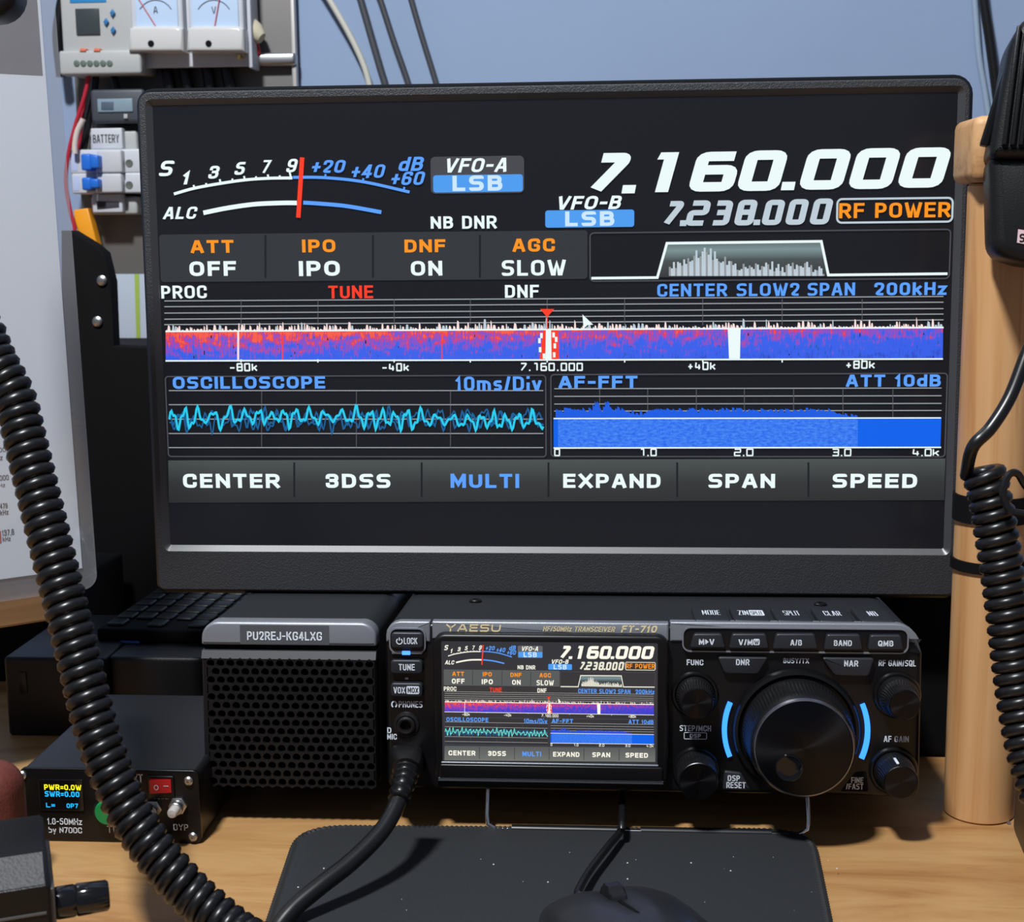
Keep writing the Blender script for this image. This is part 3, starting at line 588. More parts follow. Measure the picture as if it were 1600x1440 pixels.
m = MB(); m.lathe([(.0062, 0), (.0058, .0008), (.0046, .0012), (.0042, .0004), (.0042, .0022), (.0034, .0026), (.0026, .0024), (.0024, 0)], (c.x, 0, c.z), n=32); m.build('headphone_socket', BLK, t)
# right section: memory / band keys
m = MB(); m.slab(O4(RAD, -.0016, 1066, 1419, 981, 1020, .003, 5), -.0016, 0, .0005); m.build('key_surround', BLKS, t)
thin_ring(t, 'key_frame', RAD, -.0024, 1066, 1420, 980.5, 1020, .0036, .0006, TRIM)
for x0, x1, yt, yb, s, sl, lx0, lx1 in ((1078, 1134, 990, 1013, 'M>V', 6, 1092, 1116), (1139, 1202, 990, 1014, 'V/M', 5, 1154, 1176), (1207, 1279, 990, 1015, 'A/B', 6, 1235, 1253), (1287, 1349, 991, 1016, 'BAND', 5, 1303, 1331), (1356, 1412, 992, 1016, 'QMB', 4, 1372, 1396)):
    ol = rounded(PX(RAD, -.0042, [(x0, yb), (x1, yb), (x1 - sl, yt), (x0 + sl, yt)]), .0012, True, 3)
    k = key('band_key', RAD, t, ol, .0042, [(s, lx0, lx1, 998 + (x0 - 1078) * .009, 1007 + (x0 - 1078) * .009)], .0008)
    if s == 'V/M':
        m = MB(); m.slab(O4(RAD, -.0044, 1177, 1187, 998, 1007.5, .0006), -.0044, -.0042); txt(m, RAD, -.0045, 'W', 1178.5, 1185.5, 1000, 1006, 1, .01); m.build('legend', [WHT, BLKM], k, smooth=0)
key('noise_key', RAD, t, rounded(PX(RAD, -.003, [(1132, 1053), (1184, 1054), (1201, 1027), (1121, 1026)]), .0016, True, 4), .003, [('DNR', 1150, 1171, 1029.5, 1039)])
key('narrow_key', RAD, t, rounded(PX(RAD, -.003, [(1304, 1056), (1358, 1057), (1367, 1028), (1284, 1027)]), .0016, True, 4), .003, [('NAR', 1319, 1341, 1031.5, 1041)])
key('reset_key', RAD, t, rounded(PX(RAD, -.0015, [(1129, 1234), (1173, 1235), (1158, 1207), (1132, 1204)]), .001, True, 4), .0015, [('DSP', 1137, 1156, 1211, 1220), ('RESET', 1135, 1165, 1221.5, 1231)])
key('fast_key', RAD, t, rounded(PX(RAD, -.0001, [(1313, 1236), (1357, 1236), (1354, 1204), (1336, 1206)]), .001, True, 4), .0001, (), 0, BLKM)
# keys on the slanting top edge
TOPF = Fr(RAD.w((0, 0, HT)), RAD.ex, RAD.ey)
def top2rad(p): return (p[0], p[2], HT - p[1])
for x0, x1, s, l0, l1 in ((1083, 1138, 'MODE', 1097, 1125), (1143, 1199, 'ZIN', 1153, 1169), (1209, 1264, 'SPLIT', 1224, 1249), (1273, 1327, 'CLAR', 1287, 1313), (1337, 1390, 'NB', 1356, 1370)):
    yy = 957 + (x0 - 1083) * .007
    m = MB(); m.slab(O4(TOPF, -.0022, x0, x1, yy - 9.5, yy + 11, .0012), -.0022, .001, .0009); m.v = [top2rad(p) for p in m.v]; k = m.build('top_key', KEY, t)
    m = MB(); txt(m, TOPF, -.0024, s, l0, l1, yy - 4, yy + 3, 0, .03)
    if s == 'ZIN': m.slab(O4(TOPF, -.0023, 1171, 1193, yy - 4.5, yy + 3.5, .0006), -.0023, -.002); txt(m, TOPF, -.0025, 'SPLIT', 1173, 1191, yy - 3, yy + 2.2, 1, .01)
    m.v = [top2rad(p) for p in m.v]; m.build('legend', [WHT, BLKM], k, smooth=0)
# dial and knobs
def knob(name, fx, fy, rpx, p, base=1.25, par=t, ribs=40, collar=None, face=True, label=None):
    Zp = .64 - p; c = RAD.pix(fx, fy, -p); r = rpx * Zp / F; ctr = (c.x, 0, c.z); rb = r * base
    m = MB(); m.lathe([(rb, -.0005), (rb, p * .35), (rb * .97, p * .42), (r * 1.06, p * .5), (r * 1.03, p * .93), (r * .99, p), (r * .9, p)], ctr, n=ribs * 4, ribs=({2, 3, 4}, r * .045, 2)); k = m.build(name, BLK, par, label=label)
    m = MB(); m.lathe([(r * .97, p - .0002), (r * .97, p + .0001), (r * .93, p + .0004)], ctr, n=48); m.build('knob_face', BRUSH, k)
    if collar:
        m = MB(); q = collar * .64 / F; m.lathe([(q, -.0002), (q, .0008), (q * .93, .0018), (q * .86, .0018), (q * .8, .0006), (q * .8, -.0002)], ctr, n=64, ribs=None); m.build('collar', BLKS, k)
    return k, ctr, r
knob('function_knob', 1089, 1099, 25, .016, 1.22, collar=37)
knob('step_knob', 1091, 1220, 31, .016, 1.08, collar=38)
knob('gain_knob', 1413.5, 1101, 24.5, .017, 1.3, collar=37)
k, c, r = knob('volume_knob', 1407.5, 1222, 27, .017, 1.16, collar=38)
m = MB(); o_ = O4(RAD, -.0115, 1395, 1400, 1186, 1200, .0004); p = RAD.pix(1398, 1192, -.013)
m.box(c[0] - .0018, c[0] - .0006, -.016, -.0085, c[2] + r * 1.02, c[2] + r * 1.12, .0002); m.build('pointer', WHT, k, label='white pointer line')
c = RAD.pix(1256.5, 1169, -.027); ctr = (c.x, 0, c.z); r = .02135; q = RAD.pix(1244, 1141, 0)
m = MB(); m.lathe([(.0285, -.0004), (.0285, .0012), (.0275, .0028), (.0262, .0032), (.0252, .0018), (.0252, -.0004)], ctr, n=96); m.build('dial_collar', BLKS, t)
m = MB(); m.lathe([(.0242, 0), (.0244, .004), (.0240, .0055), (.0236, .0075), (.0232, .0185), (.0228, .0205), (.0222, .0252), (.0214, .0264), (.0195, .0266)], ctr, n=360, ribs=({3, 4}, .0006, 2))
dial = m.build('tuning_dial', BLK, t)
m = MB(); m.lathe([(.0219, .0256), (.0213, .0269), (.0208, .0271), (.0206, .0265)], ctr, n=120); m.build('dial_rim', mat('dark_steel', (.3, .3, .32, 1), .3, 1.0), dial)
m = MB(); m.lathe([(.0206, .0262), (.0206, .0268), (.0202, .02695)], ctr, n=96); m.build('dial_face', BRUSH, dial)
p = RAD.pix(1233, 1200, -.0272); pr = .0059
m = MB(); m.lathe([(pr * 1.06, .0268), (pr, .0275), (pr * .93, .0276), (pr * .8, .0272), (pr * .55, .02705), (pr * .2, .0270)], (p.x, 0, p.z), n=48); m.build('finger_dimple', GLASS, dial)
ARC = glow('dial_light', rgb(52, 132, 255), 2.2)
for s_ in (-1, 1):
    m = MB(); cx = RAD.pix(1243.5, 1141, -.001); A = []; B = []
    for k in range(25):
        a_ = RD(-23 + 46 * k / 24); A.append((cx.x + s_ * .0328 * cos(a_), cx.z + .0328 * sin(a_))); B.append((cx.x + s_ * .0306 * cos(a_), cx.z + .0306 * sin(a_)))
    ol = A + B[::-1]
    if s_ < 0: ol = ol[::-1]
    n = len(ol); L = [[(x, -.0014, z) for x, z in ol], [(x, .0005, z) for x, z in ol]]; m.loft(L, 0, False, True)
    m.add([(x, -.0014, z) for x, z in A] + [(x, -.0014, z) for x, z in B], [(i, i + 1, 26 + i, 25 + i) for i in range(24)]); m.build('dial_light', ARC, t, label='glowing blue arc beside the tuning dial')
# wire stand under the front
zf = lambda P: RAD.loc(P)
pts = [W(757, 1228, .64), W(758, 1272, .63), W(762, 1286, .629), W(772, 1293, .628)]; pts2 = [W(1246, 1296, .617), W(1257, 1293, .617), W(1264, 1284, .618), W(1268, 1228, .63)]
gz = .0023
A0 = T(772, 1298, gz); A1 = T(1250, 1300, gz); A0.y = A1.y = (A0.y + A1.y) / 2
path = [V((A0.x - .0035, A0.y + .012, .024)), V((A0.x - .0035, A0.y + .002, .008)), V((A0.x - .003, A0.y + .0005, .0045)), V((A0.x + .0005, A0.y, gz + .0002)), V((A0.x + .004, A0.y, gz)), V((A1.x - .004, A1.y, gz)), V((A1.x - .0005, A1.y, gz + .0002)), V((A1.x + .003, A1.y + .0005, .0045)), V((A1.x + .0035, A1.y + .002, .008)), V((A1.x + .0035, A1.y + .012, .024))]
m = MB(); m.tube([zf(p) for p in path], .0011, 10); st = m.build('wire_stand', CHR, t, label='bent chrome wire stand')
for fa, fb in ((.03, .42), (.48, .93)):
    m = MB(); q0 = path[4].lerp(path[5], fa); q1 = path[4].lerp(path[5], fb)
    m.tube([zf(q0), zf(q1)], .00225, 12); m.build('rubber_sleeve', RUB, st)

# ------------------------------------------------------------------ microphone lead plugged into the radio
mc = RAD.w((RAD.pix(634, 1195, -.01).x, -.004, RAD.pix(634, 1195, -.01).z))
t = thing('microphone_lead', 'straight black microphone lead plugged into the transceiver and hanging over the mouse pad', 'cable', Fr(mc))
m = MB(); LW = Fr(mc); L = []
def ol(x0, x1, yt, yb, y, r): a_, b_, c_, d_ = rect(LW, y, x0, x1, yt, yb); return P3(rr(a_, b_, c_, d_, r, 5), y)
m.loft([ol(609, 661, 1164, 1212, .008, .003), ol(609, 661, 1165, 1213, -.006, .003), ol(612, 658, 1172, 1215, -.011, .004), ol(618, 652, 1184, 1222, -.016, .004)], 0); m.build('plug', BLK, t)
def bez(P, n):
    P = [V(p) for p in P]; out = []
    for i in range(len(P) - 1):
        p0, p1, p2, p3 = P[max(0, i - 1)], P[i], P[i + 1], P[min(len(P) - 1, i + 2)]
        for k in range(n):
            u = k / n; out.append(.5 * ((2 * p1) + (p2 - p0) * u + (2 * p0 - 5 * p1 + 4 * p2 - p3) * u * u + (3 * p1 - p0 - 3 * p2 + p3) * u ** 3))
    return out + [P[-1]]
cp = [W(635, 1200, .617), W(631, 1222, .611), W(622, 1252, .603), W(597, 1297, .592), W(550, 1345, .58), W(500, 1384, .57), W(458, 1420, .562), W(428, 1460, .554), W(405, 1520, .54)]
pts = [LW.loc(p) for p in bez(cp, 10)]
rib = []
m = MB(); q = bez(cp[:3], 8); m.tube([LW.loc(p) for p in q], [.0058 - .0018 * i / len(q) + (.0006 if i % 3 == 0 else -.0003) for i in range(len(q))], 14); m.build('strain_relief', BLKS, t)
m = MB(); m.tube(pts[12:], .0037, 14); m.build('cord', RUB, t)

# ------------------------------------------------------------------ loudspeaker
sb = RAD.w((RAD.pix(455, 1238).x, 0, 0)); SPK = Fr(sb, (1, 0, 0), REZ)
t = thing('external_speaker', 'black loudspeaker with honeycomb grille and call sign strip, left of the transceiver', 'speaker', SPK)
a_, b_, c_, d_ = rect(SPK, 0, 318, 590, 971, 1238); so = rr(a_, b_, 0, d_, (.004, .003, .0075, .0085), 6)
SW0, SW1, SH = a_, b_, d_
m = MB(); m.loft([P3(so, .008), P3(so, .19), P3(inset(so, .003), .193)], 0); m.build('cabinet', TOPM, t)
zt = rect(SPK, 0, 318, 590, 971, 1008)[2]
m = MB(); m.slab(rr(SW0, SW1, zt, SH, (.0008, .0008, .007, .008), 6), -.001, .0085, .0015); m.build('trim_strip', TRIM, t)
m = MB(); m.slab(O4(SPK, -.0012, 375, 514, 976.5, 1006.5, .0003), -.0012, -.0006); k = m.build('name_strip', mat('strip_tape', (.075, .08, .09, 1), .35), t, label='dark label strip with white call signs')
m = MB(); txt(m, SPK, -.00135, 'PU2REJ-KG4LXG', 386, 503, 986.5, 1000, 0, .006); m.build('lettering', WHT, k, smooth=0)
zl0, zl1 = rect(SPK, 0, 318, 590, 1015, 1028)[2:]
m = MB(); m.slab(rr(SW0 + .0004, SW1 - .0004, zl1, zt, .0004), .002, .009); m.build('recess', BLKM, t)
m = MB(); lip = [[(x, y, z) for y, z in ((.004, zl1), (-.0006, zl1 - .0004), (-.0022, zl0), (.004, zl0))] for x in (SW0 + .0002, SW1 - .0002)]; m.loft(lip, 0); m.build('grille_lip', mat('lip_plastic', (.035, .036, .04, 1), .4), t)
GY = -.0022
x0 = SPK.xz(329, 1037, GY)[0]; x1 = SPK.xz(577, 1037, GY)[0]; z0 = SPK.xz(455, 1037, GY)[1]; pt = (x1 - x0) / 16; rz = pt * .866; R_ = pt / math.sqrt(3); hr = pt * .41
m = MB(); nrow = int((z0 - .0024) / rz) + 1
for j in range(nrow):
    cz = z0 - j * rz; off = j % 2
    for i in range(17 - off):
        cx = x0 + (i + .5 * off) * pt; vs = []
        for k in range(12):
            a_ = RD(30 * k + 30); rad = R_ if k % 2 == 0 else R_ * .866
            vs.append((cx + rad * cos(a_), GY, cz + rad * sin(a_)))
        for q_, yy in ((hr, GY), (hr * .9, GY + .0005), (hr * .86, GY + .0026)): vs += [(cx + q_ * cos(RD(30 * k + 30)), yy, cz + q_ * sin(RD(30 * k + 30))) for k in range(12)]
        fs = []
        for l in range(3): fs += [(l * 12 + k, l * 12 + (k + 1) % 12, l * 12 + 12 + (k + 1) % 12, l * 12 + 12 + k) for k in range(12)]
        m.add(vs, fs)
    if off:
        for sx, cx in ((1, x0 - .5 * pt + .5 * pt * 0), (-1, x1 + .5 * pt * 0 + .5 * pt)):
            cx = x0 - .5 * pt + 0 if sx > 0 else x1 + .5 * pt
            m.add([(cx, GY, cz + R_), (cx, GY, cz - R_), (cx + sx * .5 * pt, GY, cz - R_ / 2), (cx + sx * .5 * pt, GY, cz + R_ / 2)] if False else
                  [(cx + sx * .2 * pt, GY, cz + R_ * .8), (cx + sx * .2 * pt, GY, cz - R_ * .8), (cx + sx * .5 * pt, GY, cz - R_ / 2), (cx + sx * .5 * pt, GY, cz + R_ / 2)], [(0, 1, 2, 3)])
zb = z0 - (nrow - 1) * rz - hr
bo = rr(SW0 + .0003, SW1 - .0003, .0006, zl0, (.0045, .003, .0004, .0004), 5); io = rr(x0 - hr, x1 + hr, max(zb, .0012), z0 + hr, .0001, 5)
m.loft([P3(bo, .0085), P3(bo, GY + .0012), P3(inset(bo, .0008), GY + .0002), P3(io, GY + .0002), P3(io, GY + .003)], 0, False, False)
m.build('grille', BLK, t, fix=True)
m = MB(); m.slab(inset(bo, .0012), .0045, .0075); m.build('dust_cloth', BLKM, t)
for x in (SW0 + .012, SW1 - .012):
    m = MB(); m.lathe([(.006, -.0005), (.006, .002), (.005, .0026)], (x, .18, 0), (0, 0, -1), 16); m.build('rear_foot', RUB, t)
    m = MB(); hz = SPK.w((x, .12, 0)).z; m.lathe([(.006, -.0005), (.006, hz - .0012), (.0052, hz - .0002)], (x, .12, 0), (0, 0, -1), 16); m.build('front_foot', RUB, t)
# ------------------------------------------------------------------ behind the monitor
t = thing('bracket_stand', 'black bracket stand on the desk behind the transceiver holding up the big screen', 'stand', Fr((.02, .93, 0)))
m = MB(); m.box(-.07, .07, -.05, .05, 0, .008, .002); m.build('base_plate', BLKS, t)
m = MB(); m.tube([(0, 0, .006), (0, 0, .25)], .014, 16); m.build('column', BLKS, t)
m = MB(); m.box(-.05, .05, -.2155, -.010, .18, .26, .003); m.build('mounting_head', BLKS, t)
m = MB(); p0 = V(MON.w(MON.pix(1520, 345, .012))) - V((.02, .93, 0)); m.box(.045, p0.x + .0035, -.2154, -.2095, p0.z - .018, p0.z + .018, .001); m.build('side_bracket', BLKM, t)

# pine post, cross beam and clamp at the right
pc = T(1542, 1290); PR = .0158; pc.y += PR
m = MB(); m.lathe([(PR - .001, 0), (PR, .001), (PR, .245 + .03), (PR - .001, .276)], pc, (0, 0, 1), 40)
post = tag(m.build('wooden_post', PINE), 'round pine post standing on the desk beside the right edge of the monitor', 'post')
zb0 = W(1540, 290, .665).z; zb1 = W(1540, 196, .665).z
for v in post.data.vertices:
    if v.co.z > .2: v.co.z += zb0 - .0004 - .276
bx = W(1518, 240, .672).x - .0157
m = MB(); m.box(bx, bx + .42, pc.y - .019, pc.y + .02, zb0, zb1, .004); tag(m.build('wooden_beam', PINEH), 'horizontal pine beam lying on top of the post behind the hanging microphone', 'beam')
t = thing('post_clamp', 'black clamp gripping the pine post halfway down its height', 'clamp', Fr((pc.x, pc.y, 0)))
for py in (786, 876):
    z = W(1512, py, .655).z; hh = .006 if py < 800 else .0024; m = MB()
    m.lathe([(PR + .0001, -hh), (PR + .0012, -hh), (PR + .0012, hh), (PR + .0001, hh)], (0, 0, z), (0, 0, 1), 40); m.build('jaw', BLKM, t)
m = MB(); zc0, zc1 = W(1512, 880, .655).z, W(1512, 775, .655).z; m.box(-.005, .005, PR + .0012, PR + .006, zc0, zc1, .001); m.build('back_strap', BLKM, t)
bc = T(1420, 1183); 
m = MB(); m.box(-.13, W(1492, 1100, bc.y).x - .004, bc.y, bc.y + .008, 0, .14, .003)
hx1 = W(1489, 1183, .735).x
m = MB(); m.box(.09, hx1, RAD.w((0, .25, 0)).y * 0 + bc.y + .0, .88, 0, .062, .003, 0)
# stands behind the right end of the radio
m = MB(); m.box(rx1 + .0235, hx1, bc.y, .93, 0, .088, .003); o = tag(m.build('power_supply', BLKM), 'black equipment case on the desk between the radio and the pine post', 'equipment case')

# ------------------------------------------------------------------ mouse pad and mouse
p1, p2 = T(470, 1300), T(1266, 1306); q1, q2 = T(424, 1442), T(1293, 1442)
def ext(p, q, k): return p + (q - p) * k
e1, e2 = ext(p1, q1, 2.6), ext(p2, q2, 2.6)
ctr = (p1 + p2 + e1 + e2) / 4; PAD = Fr(ctr)
t = thing('mouse_pad', 'dark grey cloth mouse pad with stitched black edge in front of the radio', 'mouse pad', PAD)
ol = rounded([tuple((q - ctr).xy) for q in (e1, e2, p2, p1)], .022, True, 8)
PADM = mat('pad_cloth', (.0165, .0195, .0245, 1), .85, bump=.7, bscale=2600, var=.55, vscale=1300)
m = MB(); m.loft([[(x, y, .0003) for x, y in ol], [(x, y, .0026) for x, y in ol], [(x, y, .003) for x, y in inset(ol, .0006)]], 0); m.build('cloth', PADM, t)
m = MB(); dense = []
for i in range(len(ol)):
    a_, b_ = V(ol[i]), V(ol[(i + 1) % len(ol)]); n = max(1, int((b_ - a_).length / .0011))
    dense += [a_.lerp(b_, k / n) for k in range(n)]
m.tube([(p.x, p.y, .0019) for p in dense], [.0017 + (.00035 if i % 2 else -.0002) for i in range(len(dense))], 6, closed=True); m.build('stitched_edge', mat('edge_thread', (.009, .009, .01, 1), .7), t)
m = MB(); rng = random.Random(3)
for k in range(46):
    x, y = rng.uniform(-.12, .13), rng.uniform(-.02, .085); s_ = rng.choice((.00012, .00016, .0002, .0004)); m.lathe([(s_, 0), (s_ * .6, s_ * .6)], (x, y, .0030), (0, 0, 1), 6)
m.build('lint', mat('lint', rgb(200, 200, 195), .9), t)['kind'] = 'stuff'
mf = T(930, 1399, .010); md = yaw(0); ang = RD(-72)
dx = V((cos(ang), sin(ang), 0))             # from nose to heel
MOU = Fr(mf + dx * .054 + V((.002, 0, -.0076)) , (-dx.y, dx.x, 0))
t = thing('computer_mouse', 'black wired computer mouse on the mouse pad at the bottom edge', 'computer mouse', MOU)
# local y points from heel to nose
sg = -1 if MOU.ey.dot(dx) > 0 else 1
def mouse_sec(y, hw, h, n=28):
    out = []
    for k in range(n + 1):
        a_ = pi * k / n; x = -hw * cos(a_); z = h * (sin(a_) ** .62) - min(.0022, h * .2) * math.exp(-(x / .0042) ** 2) * max(0, min(1, (abs(y) * (1 if y * sg > 0 else 0)) / .02))
        out.append((x, y, .0008 + z))
    return out
sec = [(.0535, .016, .007), (.052, .023, .0105), (.048, .0270, .0130), (.040, .0295, .0155), (.025, .0310, .0190), (.005, .0315, .0230), (-.015, .0320, .0255), (-.032, .030, .0235), (-.046, .0235, .0165), (-.0525, .013, .008)]
if MOU.ey.dot(dx) > 0: sec = [(-y, a_, b_) for y, a_, b_ in sec]
sg = -1 if MOU.ey.dot(dx) > 0 else 1
m = MB(); m.loft([mouse_sec(*q) for q in sec], 0); bm_ = m.build('shell', mat('mouse_plastic', (.016, .017, .02, 1), .34, coat=.1), t, smooth=60)
m = MB(); m.tube([(0, sg * (.050 - .0052 * k), 0.0011 + h_) for k, h_ in enumerate((.0110, .0124, .0136, .0148, .0158, .0170, .0183, .0196, .0208))], .0009, 6); m.build('button_seam', BLKM, t)
m = MB(); m.lathe([(.0085, -.0035), (.0098, -.0028), (.0098, .0028), (.0085, .0035)], (0, sg * .036, .0108), (1, 0, 0), 48, ribs=({1, 2}, .0007, 2)); m.build('scroll_wheel', RUB, t)
wl_ = [MOU.w((0, sg * .0525, .0085)), T(905, 1398, .011), T(908, 1382, .010), T(924, 1356, .009), T(950, 1322, .009), T(968, 1300, .0085), T(972, 1282, .012), V((T(970, 1280).x, .66, .010)), V((.0, .72, .004))]
m = MB(); m.tube([MOU.loc(p) for p in bez(wl_, 8)], .0017, 10); m.build('cable', RUB, t)
wl2 = [p + V((.0034, -.0002, .0)) for p in wl_]

# ------------------------------------------------------------------ coiled cords
def coil(mb, ctrl, R_, r, pitch, seg=22, n=9, end=0):
    P = bez(ctrl, 16); S = [0]
    for i in range(1, len(P)): S.append(S[-1] + (P[i] - P[i - 1]).length)
    L = S[-1]; turns = L / pitch; N = int(turns * seg); up = None; out = []; j = 0
    for k in range(N + 1):
        s_ = L * k / N
        while j < len(S) - 2 and S[j + 1] < s_: j += 1
        f = (s_ - S[j]) / max(1e-9, S[j + 1] - S[j]); p = P[j].lerp(P[j + 1], f)
        t0 = (P[min(j + 1, len(P) - 1)] - P[max(j - 1, 0)]).normalized(); t1 = (P[min(j + 2, len(P) - 1)] - P[j]).normalized(); tt = t0.lerp(t1, f).normalized()
        if up is None: up = V((1, 0, 0))
        up = (up - tt * up.dot(tt)).normalized(); w_ = tt.cross(up); a_ = 2 * pi * k / seg
        out.append(p + (up * cos(a_) + w_ * sin(a_)) * (R_ - r))
    return out
lc = [W(x_, y_, min(.573 - (y_ - 500) * .00004, .2595 * 2240 / max(900, y_ - 369))) for x_, y_ in ((-30, 505), (-8, 560), (22, 620), (40, 690), (62, 780), (84, 870), (106, 960), (128, 1050), (150, 1140), (165, 1185), (181, 1225), (203, 1272), (230, 1314), (251, 1343), (287, 1384), (316, 1412), (384, 1466), (470, 1500))]
m = MB(); h_ = coil(m, lc, .0087, .0026, .0050); m.tube(h_, .0026, 8)
o = m.build('coiled_cord', RUB, smooth=60); tag(o, 'long black coiled microphone cord hanging across the left foreground', 'coiled cord')
rc = [W(1531, 722, .607), W(1543, 760, .606), W(1556, 830, .606), W(1567, 900, .606), W(1576, 970, .605), W(1584, 1040, .605), W(1594, 1110, .603), W(1608, 1180, .6), W(1630, 1250, .596)]
m = MB(); h_ = coil(m, rc, .0094, .0026, .0053, 22)
tail = [W(1632, 400, .598), W(1634, 450, .600), W(1625, 500, .60), W(1603, 556, .598), W(1578, 620, .596), W(1548, 668, .594), W(1520, 698, .594)]
k0 = min(range(26), key=lambda i: h_[i].x); 
up_ = bez(tail + h_[k0:k0 + 2], 8)[:-1]
m.tube(up_ + h_[k0 + 1:], [.0031 - .0005 * min(1, i / len(up_)) for i in range(len(up_))] + [.0026] * len(h_[k0 + 1:]), 9)
o = m.build('coiled_cord', RUB, smooth=60); tag(o, 'black coiled cord hanging in front of the pine post at the right edge', 'coiled cord')
m = MB(); m.tube(bez([W(1640, 735, .60), W(1600, 727, .598), W(1575, 726, .597), W(1556, 724, .600)], 8), .0015, 8)
m2 = bez([W(1640, 790, .596), W(1605, 762, .592), W(1590, 740, .590), W(1576, 742, .589), W(1567, 765, .589), W(1570, 785, .590), W(1585, 800, .590), W(1640, 805, .59)], 8)
mm = MB(); mm.tube(m2, .0016, 8); tag(mm.build('thin_cable', RUB), 'thin black cable looped around the right coiled cord', 'cable')

# ------------------------------------------------------------------ hand microphones
mo = W(1592, 300, .585); MIC = Fr(mo, yaw(-8), V((.0, .10, .995)))
t = thing('hand_microphone', 'black hand microphone with ribbed face hanging by the pine beam at the right', 'microphone', MIC)
def pm(px, py, y=0): p = MIC.pix(px, py, y); return (p.x, p.z)
bl = pm(1546, 412); 
lo = [pm(1549, 396), pm(1600, 412), pm(1640, 412), pm(1700, 396), pm(1700, 240), pm(1545, 238)]
lo = rounded(lo, .006, True, 5)
m = MB(); m.slab(lo, 0, .026, .005, 0, .004); m.build('grip', BLK, t)
upo = rounded([pm(1545, 246, -.004), pm(1702, 246, -.004), pm(1690, 60, -.004), pm(1668, 24, -.004), pm(1602, 24, -.004), pm(1578, 64, -.004), pm(1562, 150, -.004)], .004, True, 4)
m = MB(); m.slab(upo, -.004, .026, .004, 0, .004); m.build('head', BLK, t)
for i in range(7):
    m = MB(); xa = 1566 + i * 13; xt = 1590 + i * 12
    P_ = [pm(xa, 226, -.006), pm(xa + 7, 226, -.006), pm(xt + 6, 40, -.006), pm(xt, 40, -.006)]
    m.slab(P_, -.0062, -.003, .0005); m.build('rib', BLK, t)
fl = rounded([pm(1531, 226, .004), pm(1544, 229, .004), pm(1590, 60, .004), pm(1585, 52, .004)], .0008, True, 3)
m = MB(); m.slab(fl, .003, .0075, .0006); m.build('side_flange', BLKS, t)
m = MB(); m.slab([pm(1589, 379, -.0004), pm(1616, 384, -.0004), pm(1618, 362, -.0004), pm(1591, 358, -.0004)], -.0004, .001); k = m.build('sticker', mat('pink_paper', rgb(206, 176, 182), .7), t, label='small pale pink sticker')
m = MB(); txt(m, MIC, -.0006, 'S', 1593, 1601, 365, 378, 0, .01); m.build('sticker_letter', BLKM, k, smooth=0)
hb = MIC.loc(V((mo.x + .006, pc.y - .0185, (zb0 + zb1) / 2)))
m = MB(); m.box(hb.x - .006, hb.x + .006, .024, hb.y, hb.z - .006, hb.z + .006, .001); m.build('hanger', STEEL, t)
mo = W(-10, -10, .56); M2 = Fr(mo, yaw(10))
t = thing('hand_microphone', 'black hand microphone corner hanging in the top left corner', 'microphone', M2)
o_ = rr(-.03, .0107, -.0105, .05, (.006, .011, .005, .005), 6); m = MB(); m.slab(o_, -.01, .014, .004, 0, .004); m.build('body', BLK, t)
m = MB(); m.slab(rr(-.024, .004, -.002, .04, .004, 4), -.0112, -.0098, .0006); m.build('face_plate', BLKS, t)

# ------------------------------------------------------------------ antenna tuner
TY = T(190, 1316).y; TUN = Fr(V((W(190, 1316, T(190, 1316).y).x, TY, 0.0)), (1, 0, 0)); TUN = Fr((T(192, 1316).x, TY, 0))
zt = TUN.xz(170, 1203)[1]; xa = TUN.xz(29, 1197)[0]; xb = TUN.xz(311, 1260)[0]
t = thing('antenna_tuner', 'black antenna tuner box with small lit readout and green button behind the coiled cord', 'tuner', TUN)
TBL = mat('tuner_paint', (.008, .008, .009, 1), .38, bump=.2, bscale=2500)
bo = rr(xa + .0006, xb, 0.0004, zt, .003, 4); m = MB(); m.loft([P3(bo, .0022), P3(bo, .105)], 0); m.build('case', TBL, t)
m = MB(); m.slab(rr(xa, xb + .0004, .0002, zt + .0004, .003, 4), 0, .0022, .0004); m.build('front_plate', BLKS, t)
for px, py in ((35, 1210), (295, 1219), (302, 1306)):
    p = TUN.pix(px, py); m = MB(); m.lathe([(.0021, -.0002), (.0021, .0009), (.0014, .0016), (.0006, .0016), (.0005, .0009)], (p.x, 0, p.z), n=16); m.build('screw', STEEL, t)
m = MB(); m.slab(O4(TUN, 0, 62, 131, 1217, 1265, .0006), -.0008, 0, .0003); rd = m.build('readout', GLASS, t)
YEL = glow('yellow_pixels', rgb(255, 240, 30), 1.3); CYN = glow('blue_pixels', rgb(30, 180, 255), 1.3)
m = MB(); y = -.0009
txt(m, TUN, y, 'PWR=0.0W', 69, 127, 1225.5, 1234, 0, .02); txt(m, TUN, y, 'SWR=0.00', 70, 124, 1236, 1244.5, 1, .02); txt(m, TUN, y, 'L=', 72, 86, 1254, 1261, 1, .02); txt(m, TUN, y, '0P7', 104, 122, 1255, 1262, 1, .02)
m.build('readout_lettering', [YEL, CYN], rd, smooth=0, label='glowing yellow and blue figures')
m = MB()
for L in (('1.8-50MHz', 74, 128, 1278, 1288), ('by N7DDC', 76, 128, 1292, 1301), ('TUNE', 167, 205, 1290, 1301), ('BYP', 271, 294, 1287, 1297), ('POWER', 241, 267, 1242, 1248), ('XT', 208, 223, 1209, 1223), ('(', 145, 149, 1208, 1220)): txt(m, TUN, -.0001, *L, 0, .015, tw=.15)
m.build('lettering', WHT, t, smooth=0)
p = TUN.pix(172, 1264); m = MB(); m.lathe([(.0068, -.0003), (.0068, .0025), (.006, .0032), (.006, .002)], (p.x, 0, p.z), n=36); bz = m.build('button_ring', BLKS, t)
